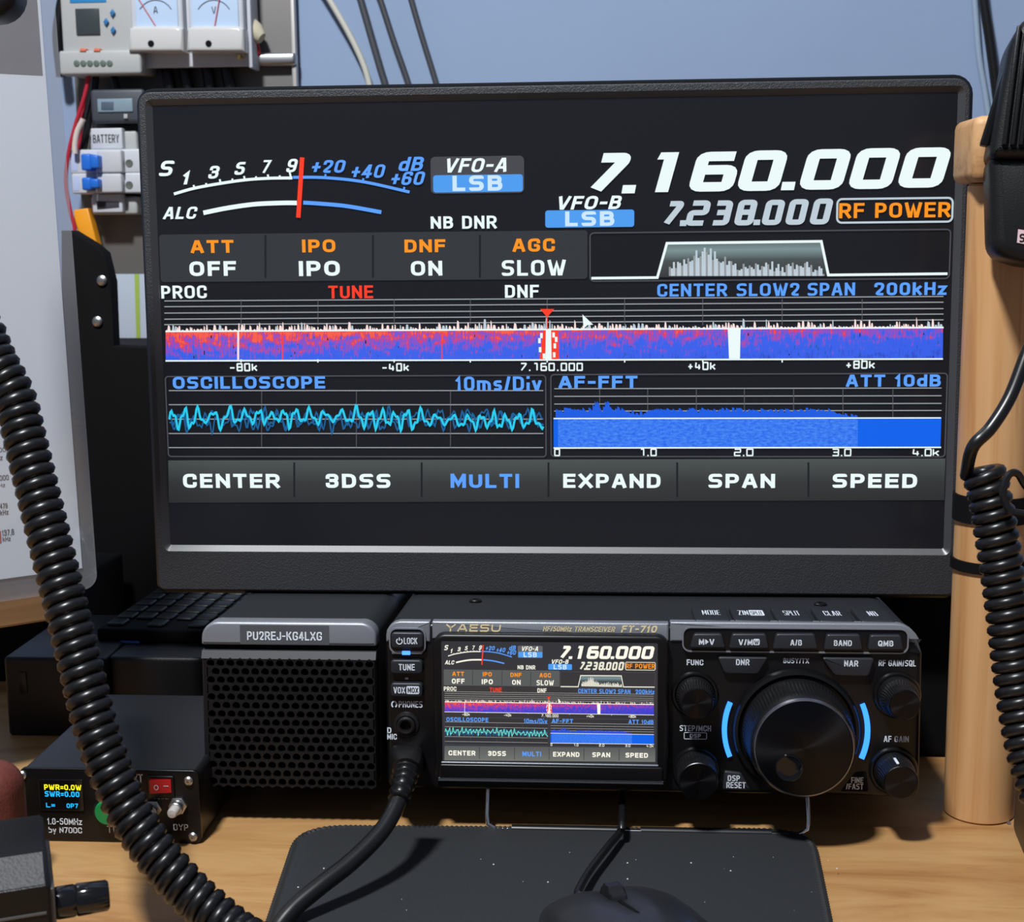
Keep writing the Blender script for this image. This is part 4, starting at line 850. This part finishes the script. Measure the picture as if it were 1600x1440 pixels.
m = MB(); m.lathe([(.0058, 0), (.0058, .0038), (.0052, .0046), (.001, .0048)], (p.x, 0, p.z), n=36); m.build('tune_button', mat('green_button', rgb(20, 128, 66), .35), t, label='round green push button')
m = MB(); m.slab(O4(TUN, 0, 231, 273, 1211, 1246, .0006), -.0012, 0, .0004); sw = m.build('switch_frame', BLKS, t)
m = MB(); a_, b_, c_, d_ = rect(TUN, -.002, 235, 267, 1218, 1238); m.loft([[(a_, 0, c_), (b_, 0, c_), (b_, 0, d_), (a_, 0, d_)], [(a_, -.0034, c_), (b_, -.0018, c_), (b_, -.0018, d_), (a_, -.0034, d_)]], 0); m.build('rocker', mat('red_switch', rgb(190, 26, 34), .3), sw, label='red rocker switch')
m = MB(); cc = TUN.pix(244, 1230, -.0034); vs, fs = stroke2([(cc.x + .0009 * cos(2 * pi * k / 16), cc.z + .0011 * sin(2 * pi * k / 16)) for k in range(16)], .0003, True); m.add([(x, -.0034, z) for x, z in vs], fs)
cc = TUN.pix(259, 1228, -.0026); vs, fs = stroke2([(cc.x - .0011, cc.z), (cc.x + .0011, cc.z)], .00035); m.add([(x, -.00245, z) for x, z in vs], fs); m.build('switch_symbols', WHT, sw, smooth=0)
for px, py, fx, fy, nm in ((279, 1257, 267, 1280, 'bypass_button'), (240, 1262, 228, 1284, 'auto_button')):
    p = TUN.pix(px, py); m = MB(); m.lathe([(.0042, -.0002), (.0042, .0016), (.0036, .0020)], (p.x, 0, p.z), n=6); m.lathe([(.0030, .0018), (.0030, .0052), (.0026, .0056)], (p.x, 0, p.z), n=24); m.build('button_nut', STEEL, t)
    m = MB(); m.lathe([(.0022, .004), (.0023, .0095), (.0018, .0105), (.0004, .0108)], (p.x, 0, p.z), n=24); m.build(nm, mat('clear_cap', rgb(205, 200, 196), .25), t, label='pale translucent push button')

# ------------------------------------------------------------------ bottom left: control box and brown block
e = W(71, 1268, .505); CB = Fr(V((e.x, e.y, 0)), yaw(24))
t = thing('control_box', 'black box with a round knob on its right side at the bottom left corner', 'equipment box', CB)
zt = e.z; kp = CB.pix(86, 1411, .0006, 0)
yf = min(-.024, kp.y - .010)
def prof(x, q=0.0): return [(x, y, z) for y, z in ((-q, q), (-q, zt - .002 - q), (-.002 - q, zt - q), (yf + .011 + q, zt - q), (yf + q, zt - .0075 - q), (yf + q, q))]
m = MB(); m.loft([prof(-.12), prof(-.0022), prof(-.001, .0008)], 0)
cs = m.build('case', BLK, t)
m = MB(); n_ = V((0, -.0075, .011)).normalized() * .0003
def bev(x): return [(x, yf + .0105 + n_.y, zt - .0003 + n_.z), (x, yf + .0005 + n_.y, zt - .0072 + n_.z), (x, yf + .0005 - n_.y, zt - .0072 - n_.z), (x, yf + .0105 - n_.y, zt - .0003 - n_.z)]
m.loft([bev(-.119), bev(-.0024)], 0); m.build('rough_bevel', mat('rough_grey', (.045, .046, .05, 1), .6, bump=1.0, bscale=1100), t, label='rough grey bevelled edge')
m = MB(); m.box(-.0012, .0006, yf + .002, -.002, .002, kp.z + .009, .0003); m.build('side_plate', mat('side_plate', (.10, .10, .10, 1), .4, .6), t)
m = MB(); m.lathe([(.0052, 0), (.0054, .001), (.0054, .006), (.0050, .0066), (.0054, .0072), (.0051, .0165), (.0044, .0173), (.0002, .0173)], (.0006, kp.y, kp.z), (1, 0, 0), 48, ribs=({5, 6}, .0003, 2)); m.build('knob', mat('gloss_black', (.006, .006, .007, 1), .12), t)
m = MB(); m.box(-.119, -.0024, yf - .0004, yf + .001, kp.z + .0016, kp.z + .0024); m.build('seam', mat('seam_grey', (.09, .09, .09, 1), .5), t)
bp = W(8, 1272, .60); BR = Fr(V((bp.x - .012, bp.y, 0)))
hb_ = W(10, 1190, .60).z
m = MB(); m.loft([P3(inset(rr(-.03, .0185, 0, hb_, (.003, .003, .012, .012), 7), q_), y_) for q_, y_ in ((.004, -.012), (.001, -.009), (0, -.005), (0, .005), (.001, .009), (.004, .012))], 0)
tag(m.build('leather_pouch', mat('red_brown_leather', rgb(112, 52, 42), .6, bump=.6, bscale=700, var=.5, vscale=300), frame=BR), 'reddish brown rounded pouch at the left edge beside the tuner', 'pouch')
# bottom right case with a screw
cb = T(1569, 1296); DB = Fr(V((cb.x + .0035, cb.y - .0003, 0)), yaw(-6))
t = thing('equipment_case', 'black case with a screw in its side at the lower right edge', 'equipment case', DB)
m = MB(); m.box(0, .08, -.06, 0, 0, .036, .003); m.build('case', BLK, t)
p = DB.pix(1577, 1289, 0.0, 0)
m = MB(); m.lathe([(.0021, -.0003), (.0021, .0007), (.0014, .0013), (.0007, .0013), (.0006, .0005)], (0, p.y, p.z), (-1, 0, 0), 20); m.build('screw', CHR, t)

# ------------------------------------------------------------------ left: shelf, chart, boxes
cn = W(152, 904, .715); exc = -V((.788, .608, 0)).normalized() * -1
CH = Fr(cn, exc, V((-.608 * -.052 * -1, .788 * .052, 1)))
CH = Fr(cn, (.788, .608, 0), V((-.608 * .052, .788 * .052, .997)))
t = thing('laminated_chart', 'laminated white frequency chart leaning against the wooden shelf at the left', 'chart', CH)
def pc_(px, py, y=0): p = CH.pix(px, py, y); return (p.x, p.z)
hL = .34; wL = .16
PAP = mat('chart_paper', rgb(222, 226, 232), .6)
pr0 = pc_(129, 888)[0]; pb = pc_(60, 897)[1]
m = MB(); m.box(-wL + .01, pr0, .0004, .0008, pb, hL - .01); pp = m.build('paper', PAP, t, smooth=0)
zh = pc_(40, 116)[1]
m = MB(); m.box(-wL + .014, pr0 - .0015, .0002, .0005, zh, hL - .014); m.build('upper_band', mat('band_grey', rgb(120, 116, 118), .5, var=.4, vscale=60), pp, smooth=0)  # mottled grey-brown band across the upper end of the paper
m = MB(); INK = mat('ink', rgb(50, 50, 58), .7)
for s_, x0_, x1_, y0_, y1_ in (('000', -8, 9, 699, 706), ('kHz', -12, 4, 711, 719), ('.000', -3, 13.5, 742, 750), ('kHz', -7, 8, 755, 761), ('479', 0, 11.5, 786, 794), ('kHz', 0, 13, 796, 804), ('137,8', 3, 22, 827, 836), ('kHz', 4, 16.5, 838, 845)): txt(m, CH, .0002, s_, x0_, x1_, y0_, y1_, 0, -.005)
m.build('print', INK, pp, smooth=0)
m = MB(); m.slab([CH.xz(-12, 850, .0002), CH.xz(2, 847, .0002), CH.xz(1, 829, .0002), CH.xz(-12, 830, .0002)], .0001, .0004); m.build('red_mark', mat('red_ink', rgb(190, 80, 60), .7), pp, smooth=0)
gl = bpy.data.materials.new('laminate'); gl.use_nodes = True; nt = gl.node_tree; nt.nodes.remove(nt.nodes['Principled BSDF'])
tr_ = nt.nodes.new('ShaderNodeBsdfTransparent'); tr_.inputs[0].default_value = (.86, .87, .89, 1); gs = nt.nodes.new('ShaderNodeBsdfGlossy'); gs.inputs['Roughness'].default_value = .08
mx = nt.nodes.new('ShaderNodeMixShader'); mx.inputs[0].default_value = .07; ns = nt.nodes.new('ShaderNodeTexNoise'); ns.inputs['Scale'].default_value = 160
tc = nt.nodes.new('ShaderNodeTexCoord'); nt.links.new(tc.outputs['Object'], ns.inputs['Vector']); bu = nt.nodes.new('ShaderNodeBump'); bu.inputs['Strength'].default_value = .3; bu.inputs['Distance'].default_value = .0005
nt.links.new(ns.outputs['Fac'], bu.inputs['Height']); nt.links.new(bu.outputs[0], gs.inputs['Normal'])
df = nt.nodes.new('ShaderNodeBsdfDiffuse'); df.inputs[0].default_value = (.75, .76, .8, 1); m2x = nt.nodes.new('ShaderNodeMixShader'); m2x.inputs[0].default_value = .13
nt.links.new(tr_.outputs[0], m2x.inputs[1]); nt.links.new(df.outputs[0], m2x.inputs[2]); nt.links.new(m2x.outputs[0], mx.inputs[1]); nt.links.new(gs.outputs[0], mx.inputs[2]); nt.links.new(mx.outputs[0], nt.nodes['Material Output'].inputs[0])
m = MB(); m.slab(rr(-wL, 0, -.0045, hL, (.004, .007, .006, .006), 6), -.0002, .0012, .0002); m.build('laminate', gl, t, label='clear plastic laminate')
zs1, zs0 = pc_(40, 905, .006)[1], pc_(40, 977, .006)[1]
SHF = Fr(CH.w((0, 0, zs0)), (.788, .608, 0))
t = thing('wooden_shelf', 'wooden shelf board under the laminated chart at the left', 'shelf', SHF)
xe = SHF.pix(77, 960, .003).x
m = MB(); m.box(-.30, -.012, .0062, .025, 0, .05, .0015); m.build('front_board', PINEH, t)
m = MB(); m.box(-.30, -.28, .007, .024, -SHF.o.z, .001); m.build('leg', PINEH, t)
p = T(70, 1150); q0 = W(10, 1100, p.y); 
BX = Fr(V((W(70, 1150, T(70, 1150).y / .99).x, p.y, 0)))
x0_, x1_ = BX.pix(10, 1100).x, BX.pix(168, 1100).x; zz = BX.pix(70, 1027).z
t = thing('equipment_case', 'low black case on the desk under the wooden shelf', 'equipment case', BX)
m = MB(); m.box(x0_, x1_, 0, .09, 0, zz, .002); m.build('case', BLK, t)
m = MB(); c_ = BX.pix(36, 1066); m.box(c_.x - .0022, c_.x + .0022, -.0006, .001, c_.z - .006, c_.z + .006, .0003); m.build('latch', BLKS, t)
ps = T(260, 1135); BX2 = Fr(V((W(250, 1100, .77).x, W(250, 1100, .785).y, 0)))
x0_, x1_ = BX2.pix(172, 1100).x, BX2.pix(335, 1100).x; zz = BX2.pix(218, 1026).z; zz2 = BX2.pix(315, 1040).z
t = thing('equipment_case', 'black case behind the tuner and left of the speaker', 'equipment case', BX2)
m = MB(); m.box(x0_, x1_, 0, .13, 0, zz, .0025); m.build('case', BLK, t)
KBF = Fr(BX2.w((0, 0, zz)), yaw(-3))
t = thing('keyboard', 'black keyboard lying on the case behind the tuner', 'keyboard', KBF)
m = MB(); m.box(-.05, .075, .025, .12, .0004, .008, .002); m.build('body', BLKM, t)
for j in range(6):
    for i in range(10):
        if random.random() < .94:
            m = MB(); m.box(-.046 + i * .0119, -.046 + i * .0119 + .0096, .03 + j * .0145, .03 + j * .0145 + .0118, .0078, .0098, .0012); m.build('key', BLK, t)
xl, xr = W(-160, 950, .9).x, W(128, 950, .9).x
m = MB(); m.box(xl, xr, BX.o.y + .094, BX.o.y + .20, 0, .058, .002); tag(m.build('equipment_case', BLKM), 'taller black case on the desk behind the wooden shelf', 'equipment case')
m = MB(); q_ = [BX2.pix(187, 1004, -.0006), BX2.pix(218, 1004, -.0006), BX2.pix(218, 992, -.0006), BX2.pix(205, 991, -.0006)]
zb_ = BX2.w((0, 0, zz + .0004)); TT = [T(187, 1004, zb_.z), T(218, 1005, zb_.z), T(217, 991, zb_.z), T(205, 991, zb_.z)]
m.loft([[tuple(p_) for p_ in TT], [(p_.x, p_.y, p_.z + .0008) for p_ in TT]], 0); tag(m.build('blue_tape', mat('blue_tape', rgb(60, 96, 170), .6), smooth=0), 'scrap of blue tape lying on the black case', 'tape')
# ------------------------------------------------------------------ wall board at the upper left
WF_ = Fr((0, YW, 0))
def wr(off, x0, x1, yt, yb): return rect(WF_, -off, x0, x1, yt, yb)
def wbox(name, mt, x0, x1, yt, yb, o0, o1, par=None, ch=.0015, fr=None):
    a_, b_, c_, d_ = wr(o1, x0, x1, yt, yb); m = MB(); m.box(a_, b_, -o1, -o0, c_, d_, ch)
    if par: m.v = [tuple(fr.loc(WF_.w(p))) for p in m.v]; return m.build(name, mt, par)
    m.v = [tuple(WF_.w(p)) for p in m.v]; return m.build(name, mt)
def wfr(px, py, off): return Fr(WF_.w(WF_.pix(px, py, -off)))
def wpoly(name, mt, pts, o0, o1, par, fr, ch=.0004):
    P = [WF_.xz(px, py, -o1) for px, py in pts]; m = MB(); m.slab(P, -o1, -o0, ch); m.v = [tuple(fr.loc(WF_.w(p))) for p in m.v]; return m.build(name, mt, par)
GREY = mat('grey_sheet', (.14, .135, .13, 1), .5, .2); LGT = mat('pale_plastic', rgb(172, 174, 174), .5); WPL = mat('white_plastic', rgb(194, 198, 206), .45)
f = wfr(290, 430, 0); t = thing('backing_plate', 'grey metal backing plate on the blue wall behind the meters', 'panel', f)
wbox('plate', GREY, 121, 467, -90, 520, .0, .006, t, .001, f); wbox('folded_edge', mat('edge_metal', (.45, .43, .42, 1), .4, .5), 459, 467, -90, 520, .005, .012, t, .001, f)
f = wfr(430, 103, .006)
t = thing('mounting_rail', 'shiny horizontal rail on the backing plate right of the meters', 'rail', f); wbox('rail', STEEL, 340, 462, 82, 103, .006, .016, t, .003, f)
f = wfr(150, 115, .006)
t = thing('charge_controller', 'pale grey solar charge controller with small dark screen and blue buttons on the wall', 'controller', f)
wbox('case', LGT, 94, 219, -95, 115, .006, .04, t, .002, f); wbox('terminal_step', LGT, 92, 220, 78, 116, .03, .046, t, .002, f); wbox('screen', mat('dead_lcd', (.045, .055, .06, 1), .25), 118, 155, 13, 54, .036, .0415, t, .0005, f)
BLU = mat('blue_print', rgb(40, 130, 190), .5); wbox('title_band', BLU, 108, 165, -30, 4, .036, .0405, t, .0002, f)
for px, py in ((175, 20), (165, 34), (176, 47)): wpoly('button', mat('blue_button', rgb(36, 110, 165), .4), [(px - 4, py), (px, py + 6), (px + 4, py), (px, py - 6)], .036, .0425, t, f)
for px in (129, 151): wpoly('orange_mark', mat('orange_ink', rgb(214, 110, 80), .6), [(px - 5, 80), (px + 5, 80), (px + 5, 76), (px - 3, 75)], .04, .0468, t, f, .0001)
for k in range(6):
    p = WF_.pix(120 + k * 10.3, 99, -.046); m = MB(); m.lathe([(.0024, -.001), (.0024, .0006), (.0016, .0008)], (p.x, p.y, p.z), n=12); m.v = [tuple(f.loc(WF_.w(q))) for q in m.v]; m.build('terminal_screw', mat('terminal_green', (.10, .14, .12, 1), .5), t)
f = wfr(296, 106, .03)
t = thing('meter_panel', 'white bracket panel carrying two analogue meters on the wall', 'panel', f)
wbox('face', WPL, 204, 390, -95, 105, .03, .034, t, .001, f); wbox('side_flange', WPL, 385, 391, -95, 106, .0125, .036, t, .0008, f)
BRS = mat('brass_screw', (.55, .5, .3, 1), .3, 1.0)
for px, py in ((219, 87), (376, 86)):
    p = WF_.pix(px, py, -.034); m = MB(); m.lathe([(.0034, -.001), (.0034, .0012), (.002, .0026), (.0006, .003)], (p.x, p.y, p.z), n=18); m.v = [tuple(f.loc(WF_.w(q))) for q in m.v]; m.build('screw', BRS, t)
CLR = mat('meter_cover', rgb(200, 200, 200), .2)
for x0, x1, fx0, fx1, dot, lt in ((200, 286, 210, 276, 236, 'A'), (291, 381, 297, 371, 326, 'V')):
    f = wfr((x0 + x1) / 2, 82, .034)
    t = thing('panel_meter', ('left analogue ammeter with letter A on the white meter panel' if lt == 'A' else 'right analogue voltmeter with letter V on the white meter panel'), 'meter', f, 'analogue meters on the wall panel')
    wbox('housing', WPL, x0 + 2, x1 - 2, -80, 60, .034, .044, t, .002, f); wbox('dial_plate', mat('meter_face', rgb(186, 208, 236), .4), fx0, fx1, -70, 42, .04, .0452, t, .0005, f)
    wpoly('lower_cover', CLR, [(x0, 80), (x1, 80), (x1 - 1, 44), (x1 - 10, 40), (x0 + 10, 40), (x0 + 1, 44)], .034, .05, t, f, .003)
    p = WF_.pix(dot, 68, -.05); m = MB(); m.lathe([(.0024, -.001), (.0024, .0006), (.0008, .0009)], (p.x, p.y, p.z), n=14); m.v = [tuple(f.loc(WF_.w(q))) for q in m.v]; m.build('zero_screw', BLKM, t)
    m = MB(); mx_ = (fx0 + fx1) / 2
    txt(m, WF_, -.0455, lt, mx_ - 3.5, mx_ + 3.5, 10, 21, 0, .0)
    P = [WF_.xz(mx_ + 30 * cos(a_), 34 - 34 * sin(a_), -.0455) for a_ in [RD(35 + 110 * k / 14) for k in range(15)]]; vs, fs = stroke2(P, .0007); m.add([(x, -.0455, z) for x, z in vs], fs)
    P = [WF_.xz(mx_ + q_, 32 - 0.0, -.0455) for q_ in (-22, 14)]; 
    m.v = [tuple(f.loc(WF_.w(q))) for q in m.v]; m.build('scale', mat('scale_ink', rgb(80, 90, 110), .6), t, smooth=0)
    m = MB(); pts = [WF_.pix(mx_ + 1, 42, -.0462), WF_.pix(mx_ + (9 if lt == 'V' else -28), -4, -.0462)]; m.tube([f.loc(WF_.w(q)) for q in pts], .0004, 6); m.build('needle', mat('needle_red', rgb(200, 90, 90), .5), t)
f = wfr(400, 60, .02)
p = [WF_.pix(388, 44, -.022), WF_.pix(409, 60, -.024)]; m = MB(); ax_ = (p[1] - p[0]); pp_ = [f.loc(WF_.w(q)) for q in p]; d_ = (pp_[1] - pp_[0])
t = thing('wire_connector', 'cream twist-on wire connector with red wire beside the meters', 'connector', f)
m.lathe([(.0092, 0), (.0085, d_.length * .5), (.0045, d_.length * 1.0), (.001, d_.length * 1.03)], pp_[0], d_, 18); m.build('cap', mat('cream_plastic', rgb(196, 188, 164), .5), t)
m = MB(); m.tube([f.loc(WF_.w(WF_.pix(*q))) for q in ((398, 66, -.02), (402, 74, -.018), (404, 80, -.017), (396, 92, -.016))], .0022, 8); m.build('wire', mat('red_wire', rgb(176, 30, 50), .45), t)
f = wfr(180, 192, .006)
t = thing('watt_meter', 'dark grey power meter with a pale display on the wall above the breakers', 'meter', f)
wbox('case', mat('slate_plastic', (.05, .058, .075, 1), .5), 141, 226, 138, 192, .006, .034, t, .003, f); wbox('display', mat('lcd_glass', rgb(128, 148, 162), .3), 152, 207, 154, 175, .03, .0352, t, .0006, f)
wpoly('digits', mat('lcd_ink', rgb(78, 92, 110), .4), [(158, 171), (177, 171), (177, 159), (158, 159)], .034, .0358, t, f, .0001); wpoly('button', LGT, [(193, 185), (199, 185), (199, 178), (193, 178)], .033, .036, t, f, .0004)
def block(y0, y1, label, s_, lab_col, x0=140):
    f = wfr(170, y1, .006)
    t = thing('terminal_block', label, 'terminal block', f)
    wbox('body', LGT, x0, 214, y0 + 4, y1 + 3, .006, .026, t, .002, f); wbox('label_plate', WPL, x0 + 2, 191, y0, y1, .024, .033, t, .001, f)
    if s_:
        m = MB(); txt(m, WF_, -.0333, s_, 145, 186, y0 + 10, y1 - 10, 0, .012); m.v = [tuple(f.loc(WF_.w(q))) for q in m.v]; m.build('lettering', INK, t, smooth=0)
    else: wpoly('dark_marking', INK, [(152, y1 - 5), (186, y1 - 8), (186, y1 - 17), (150, y1 - 18)], .03, .0334, t, f, .0001)
block(200, 233, 'white terminal block labelled BATTERY on the wall', 'BATTERY', INK)
for y0, y1, lab in ((233, 271, 'upper white circuit breaker with blue toggle under the battery block'), (270, 302, 'lower white circuit breaker with blue toggle on the wall')):
    f = wfr(165, y1, .006); dx_ = 0 if y0 < 250 else 3
    t = thing('circuit_breaker', lab, 'circuit breaker', f, 'circuit breakers on the wall')
    wbox('body', WPL, 109 + dx_, 226, y0, y1, .006, .034, t, .0015, f); wbox('raised_middle', mat('breaker_grey', rgb(190, 192, 198), .5), 152, 190, y0 + 1, y1 - 1, .03, .042, t, .0015, f)
    wbox('toggle', mat('toggle_blue', rgb(30, 105, 205), .4), 126 + dx_ * .4, 142, y0 + 7, y1 - 5, .03, .046, t, .0015, f); wbox('toggle_tip', mat('toggle_blue', rgb(30, 105, 205), .4), 140, 154, y0 + 9, y1 - 8, .03, .05, t, .0015, f)
    wpoly('label_strip', mat('breaker_label', rgb(176, 190, 226), .5), [(112 + dx_, y1 - 4), (121 + dx_, y1 - 4), (121 + dx_, y0 + 5), (112 + dx_, y0 + 5)], .033, .0343, t, f, .0001)
    p = WF_.pix(202, (y0 + y1) / 2 + 3, -.034); m = MB(); m.lathe([(.0030, -.001), (.0030, .0005), (.0022, .0004), (.0004, .0002)], (p.x, p.y, p.z), n=14); m.v = [tuple(f.loc(WF_.w(q))) for q in m.v]; m.build('screw_hole', mat('hole_grey', (.10, .11, .10, 1), .6), t)
block(303, 332, 'grimy terminal block below the two circuit breakers', None, INK, 142)
def wcable(label, mt, pts, off, r, cat='cable', name='cable', grp=None):
    m = MB(); m.tube([WF_.w(WF_.pix(x, y, -off)) for x, y in pts] if len(pts) < 3 else bez([WF_.w(WF_.pix(x, y, -off)) for x, y in pts], 8), r, 10); return tag(m.build(name, mt), label, cat, grp)
RW = mat('red_wire', rgb(160, 30, 50), .45)
wcable('red wire running down the left side of the breakers', RW, [(141, 112), (132, 150), (118, 195), (107, 240), (103, 285), (110, 330), (116, 352), (118, 380)], .036, .0016, 'wire', 'wire')
wcable('short red wire beside the charge controller terminals', RW, [(138, 112), (130, 165), (126, 205), (122, 240)], .028, .0015, 'wire', 'wire')
wcable('cream wire above the upper breaker', mat('cream_wire', rgb(206, 194, 186), .5), [(130, 186), (121, 205), (117, 225), (117, 240)], .04, .0022, 'wire', 'wire')
wcable('black wire curving down between the watt meter and cream wire', RUB, [(150, 112), (146, 150), (138, 190), (130, 236)], .024, .003, 'wire', 'wire')
wcable('dark wire hanging below the charge controller', RUB, [(175, 113), (180, 128), (186, 150)], .02, .003, 'wire', 'wire')
for k, (xa_, xb_) in enumerate(((258, 268), (286, 296), (352, 362), (322, 330))):
    wcable(['leftmost black lead below the white meter panel', 'second black lead below the white meter panel', 'fourth black lead below the white meter panel', 'third black lead below the white meter panel'][k], RUB, [(xa_, 96), (xa_ + 4, 118), (xb_, 150), (xb_ + 6, 190)], .016, .005, 'wire', 'wire')
RB2 = mat('grey_lead', (.05, .055, .065, 1), .45)
wcable('off-white cable curving down the blue wall behind the monitor', mat('cream_cable', rgb(190, 190, 180), .5), [(490, -40), (516, 2), (545, 52), (566, 96), (577, 132), (590, 200)], .012, .0024)
wcable('leftmost of three black cables crossing the blue wall', RB2, [(550, -45), (564, 2), (580, 58), (595, 110), (604, 140), (615, 200)], .010, .0028, grp=None)
wcable('middle of three black cables crossing the blue wall', RB2, [(580, -40), (595, 2), (612, 55), (632, 112), (641, 140), (660, 200)], .010, .0024)
wcable('rightmost of three black cables crossing the blue wall', RB2, [(632, -40), (643, 2), (657, 50), (674, 105), (684, 140), (700, 200)], .010, .0023)
wcable('thick black cable on the wall left of the hanging microphone', RUB, [(1532, -40), (1537, 2), (1546, 60), (1554, 120), (1563, 190)], .012, .0038)
wcable('pale cable on the wall above the right corner of the monitor', mat('wall_cable', rgb(140, 160, 182), .5), [(1520, -40), (1525, 30), (1530, 90), (1540, 150), (1550, 220)], .006, .0024)
wcable('dark cable behind the clear edge of the chart', RUB, [(103, -30), (94, 20), (90, 60), (96, 120)], .02, .0042)
f = wfr(130, 382, .02)
t = thing('blade_terminal', 'orange yellow plastic tab hanging below the breakers', 'terminal cover', f); wpoly('tab', mat('amber_plastic', rgb(240, 160, 30), .45), [(138, 383), (152, 382), (137, 325), (115, 328), (116, 352)], .02, .03, t, f, .001)
# dark gear between the chart and the monitor
yq = .95; GF = Fr((W(180, 700, .97).x, yq, 0))
t = thing('equipment_rack', 'tall black equipment panel with screws between the chart and the monitor', 'equipment rack', GF)
P = [GF.xz(*q) for q in ((95, 930), (300, 930), (300, 545), (178, 540), (174, 440), (163, 395), (148, 382), (112, 360), (95, 360))]; P = [(P[0][0], 0.0004), (P[1][0], .0004)] + P[2:]
m = MB(); m.slab(P, 0, .012, .0015); m.build('panel', BLKM, t)
for px, py, r_ in ((160, 438, .0035), (153, 502, .0035)):
    p = GF.pix(px, py); m = MB(); m.lathe([(r_, -.001), (r_, .0015), (r_ * .6, .0025), (r_ * .2, .0025)], (p.x, 0, p.z), n=18); m.build('screw', STEEL, t)
p = WF_.pix(157, 359, -.02)
f = wfr(197, 527, .012); t = thing('paper_card', 'pale grey card with a green edge beside the left side of the monitor', 'card', f)
wpoly('card', mat('card_paper', rgb(176, 188, 204), .6), [(176, 528), (246, 528), (246, 428), (172, 428)], .0075, .009, t, f, .0001); wpoly('green_edge', mat('green_paper', rgb(150, 176, 70), .6), [(213, 528), (219, 528), (217, 428), (210, 428)], .0088, .0096, t, f, .0001)
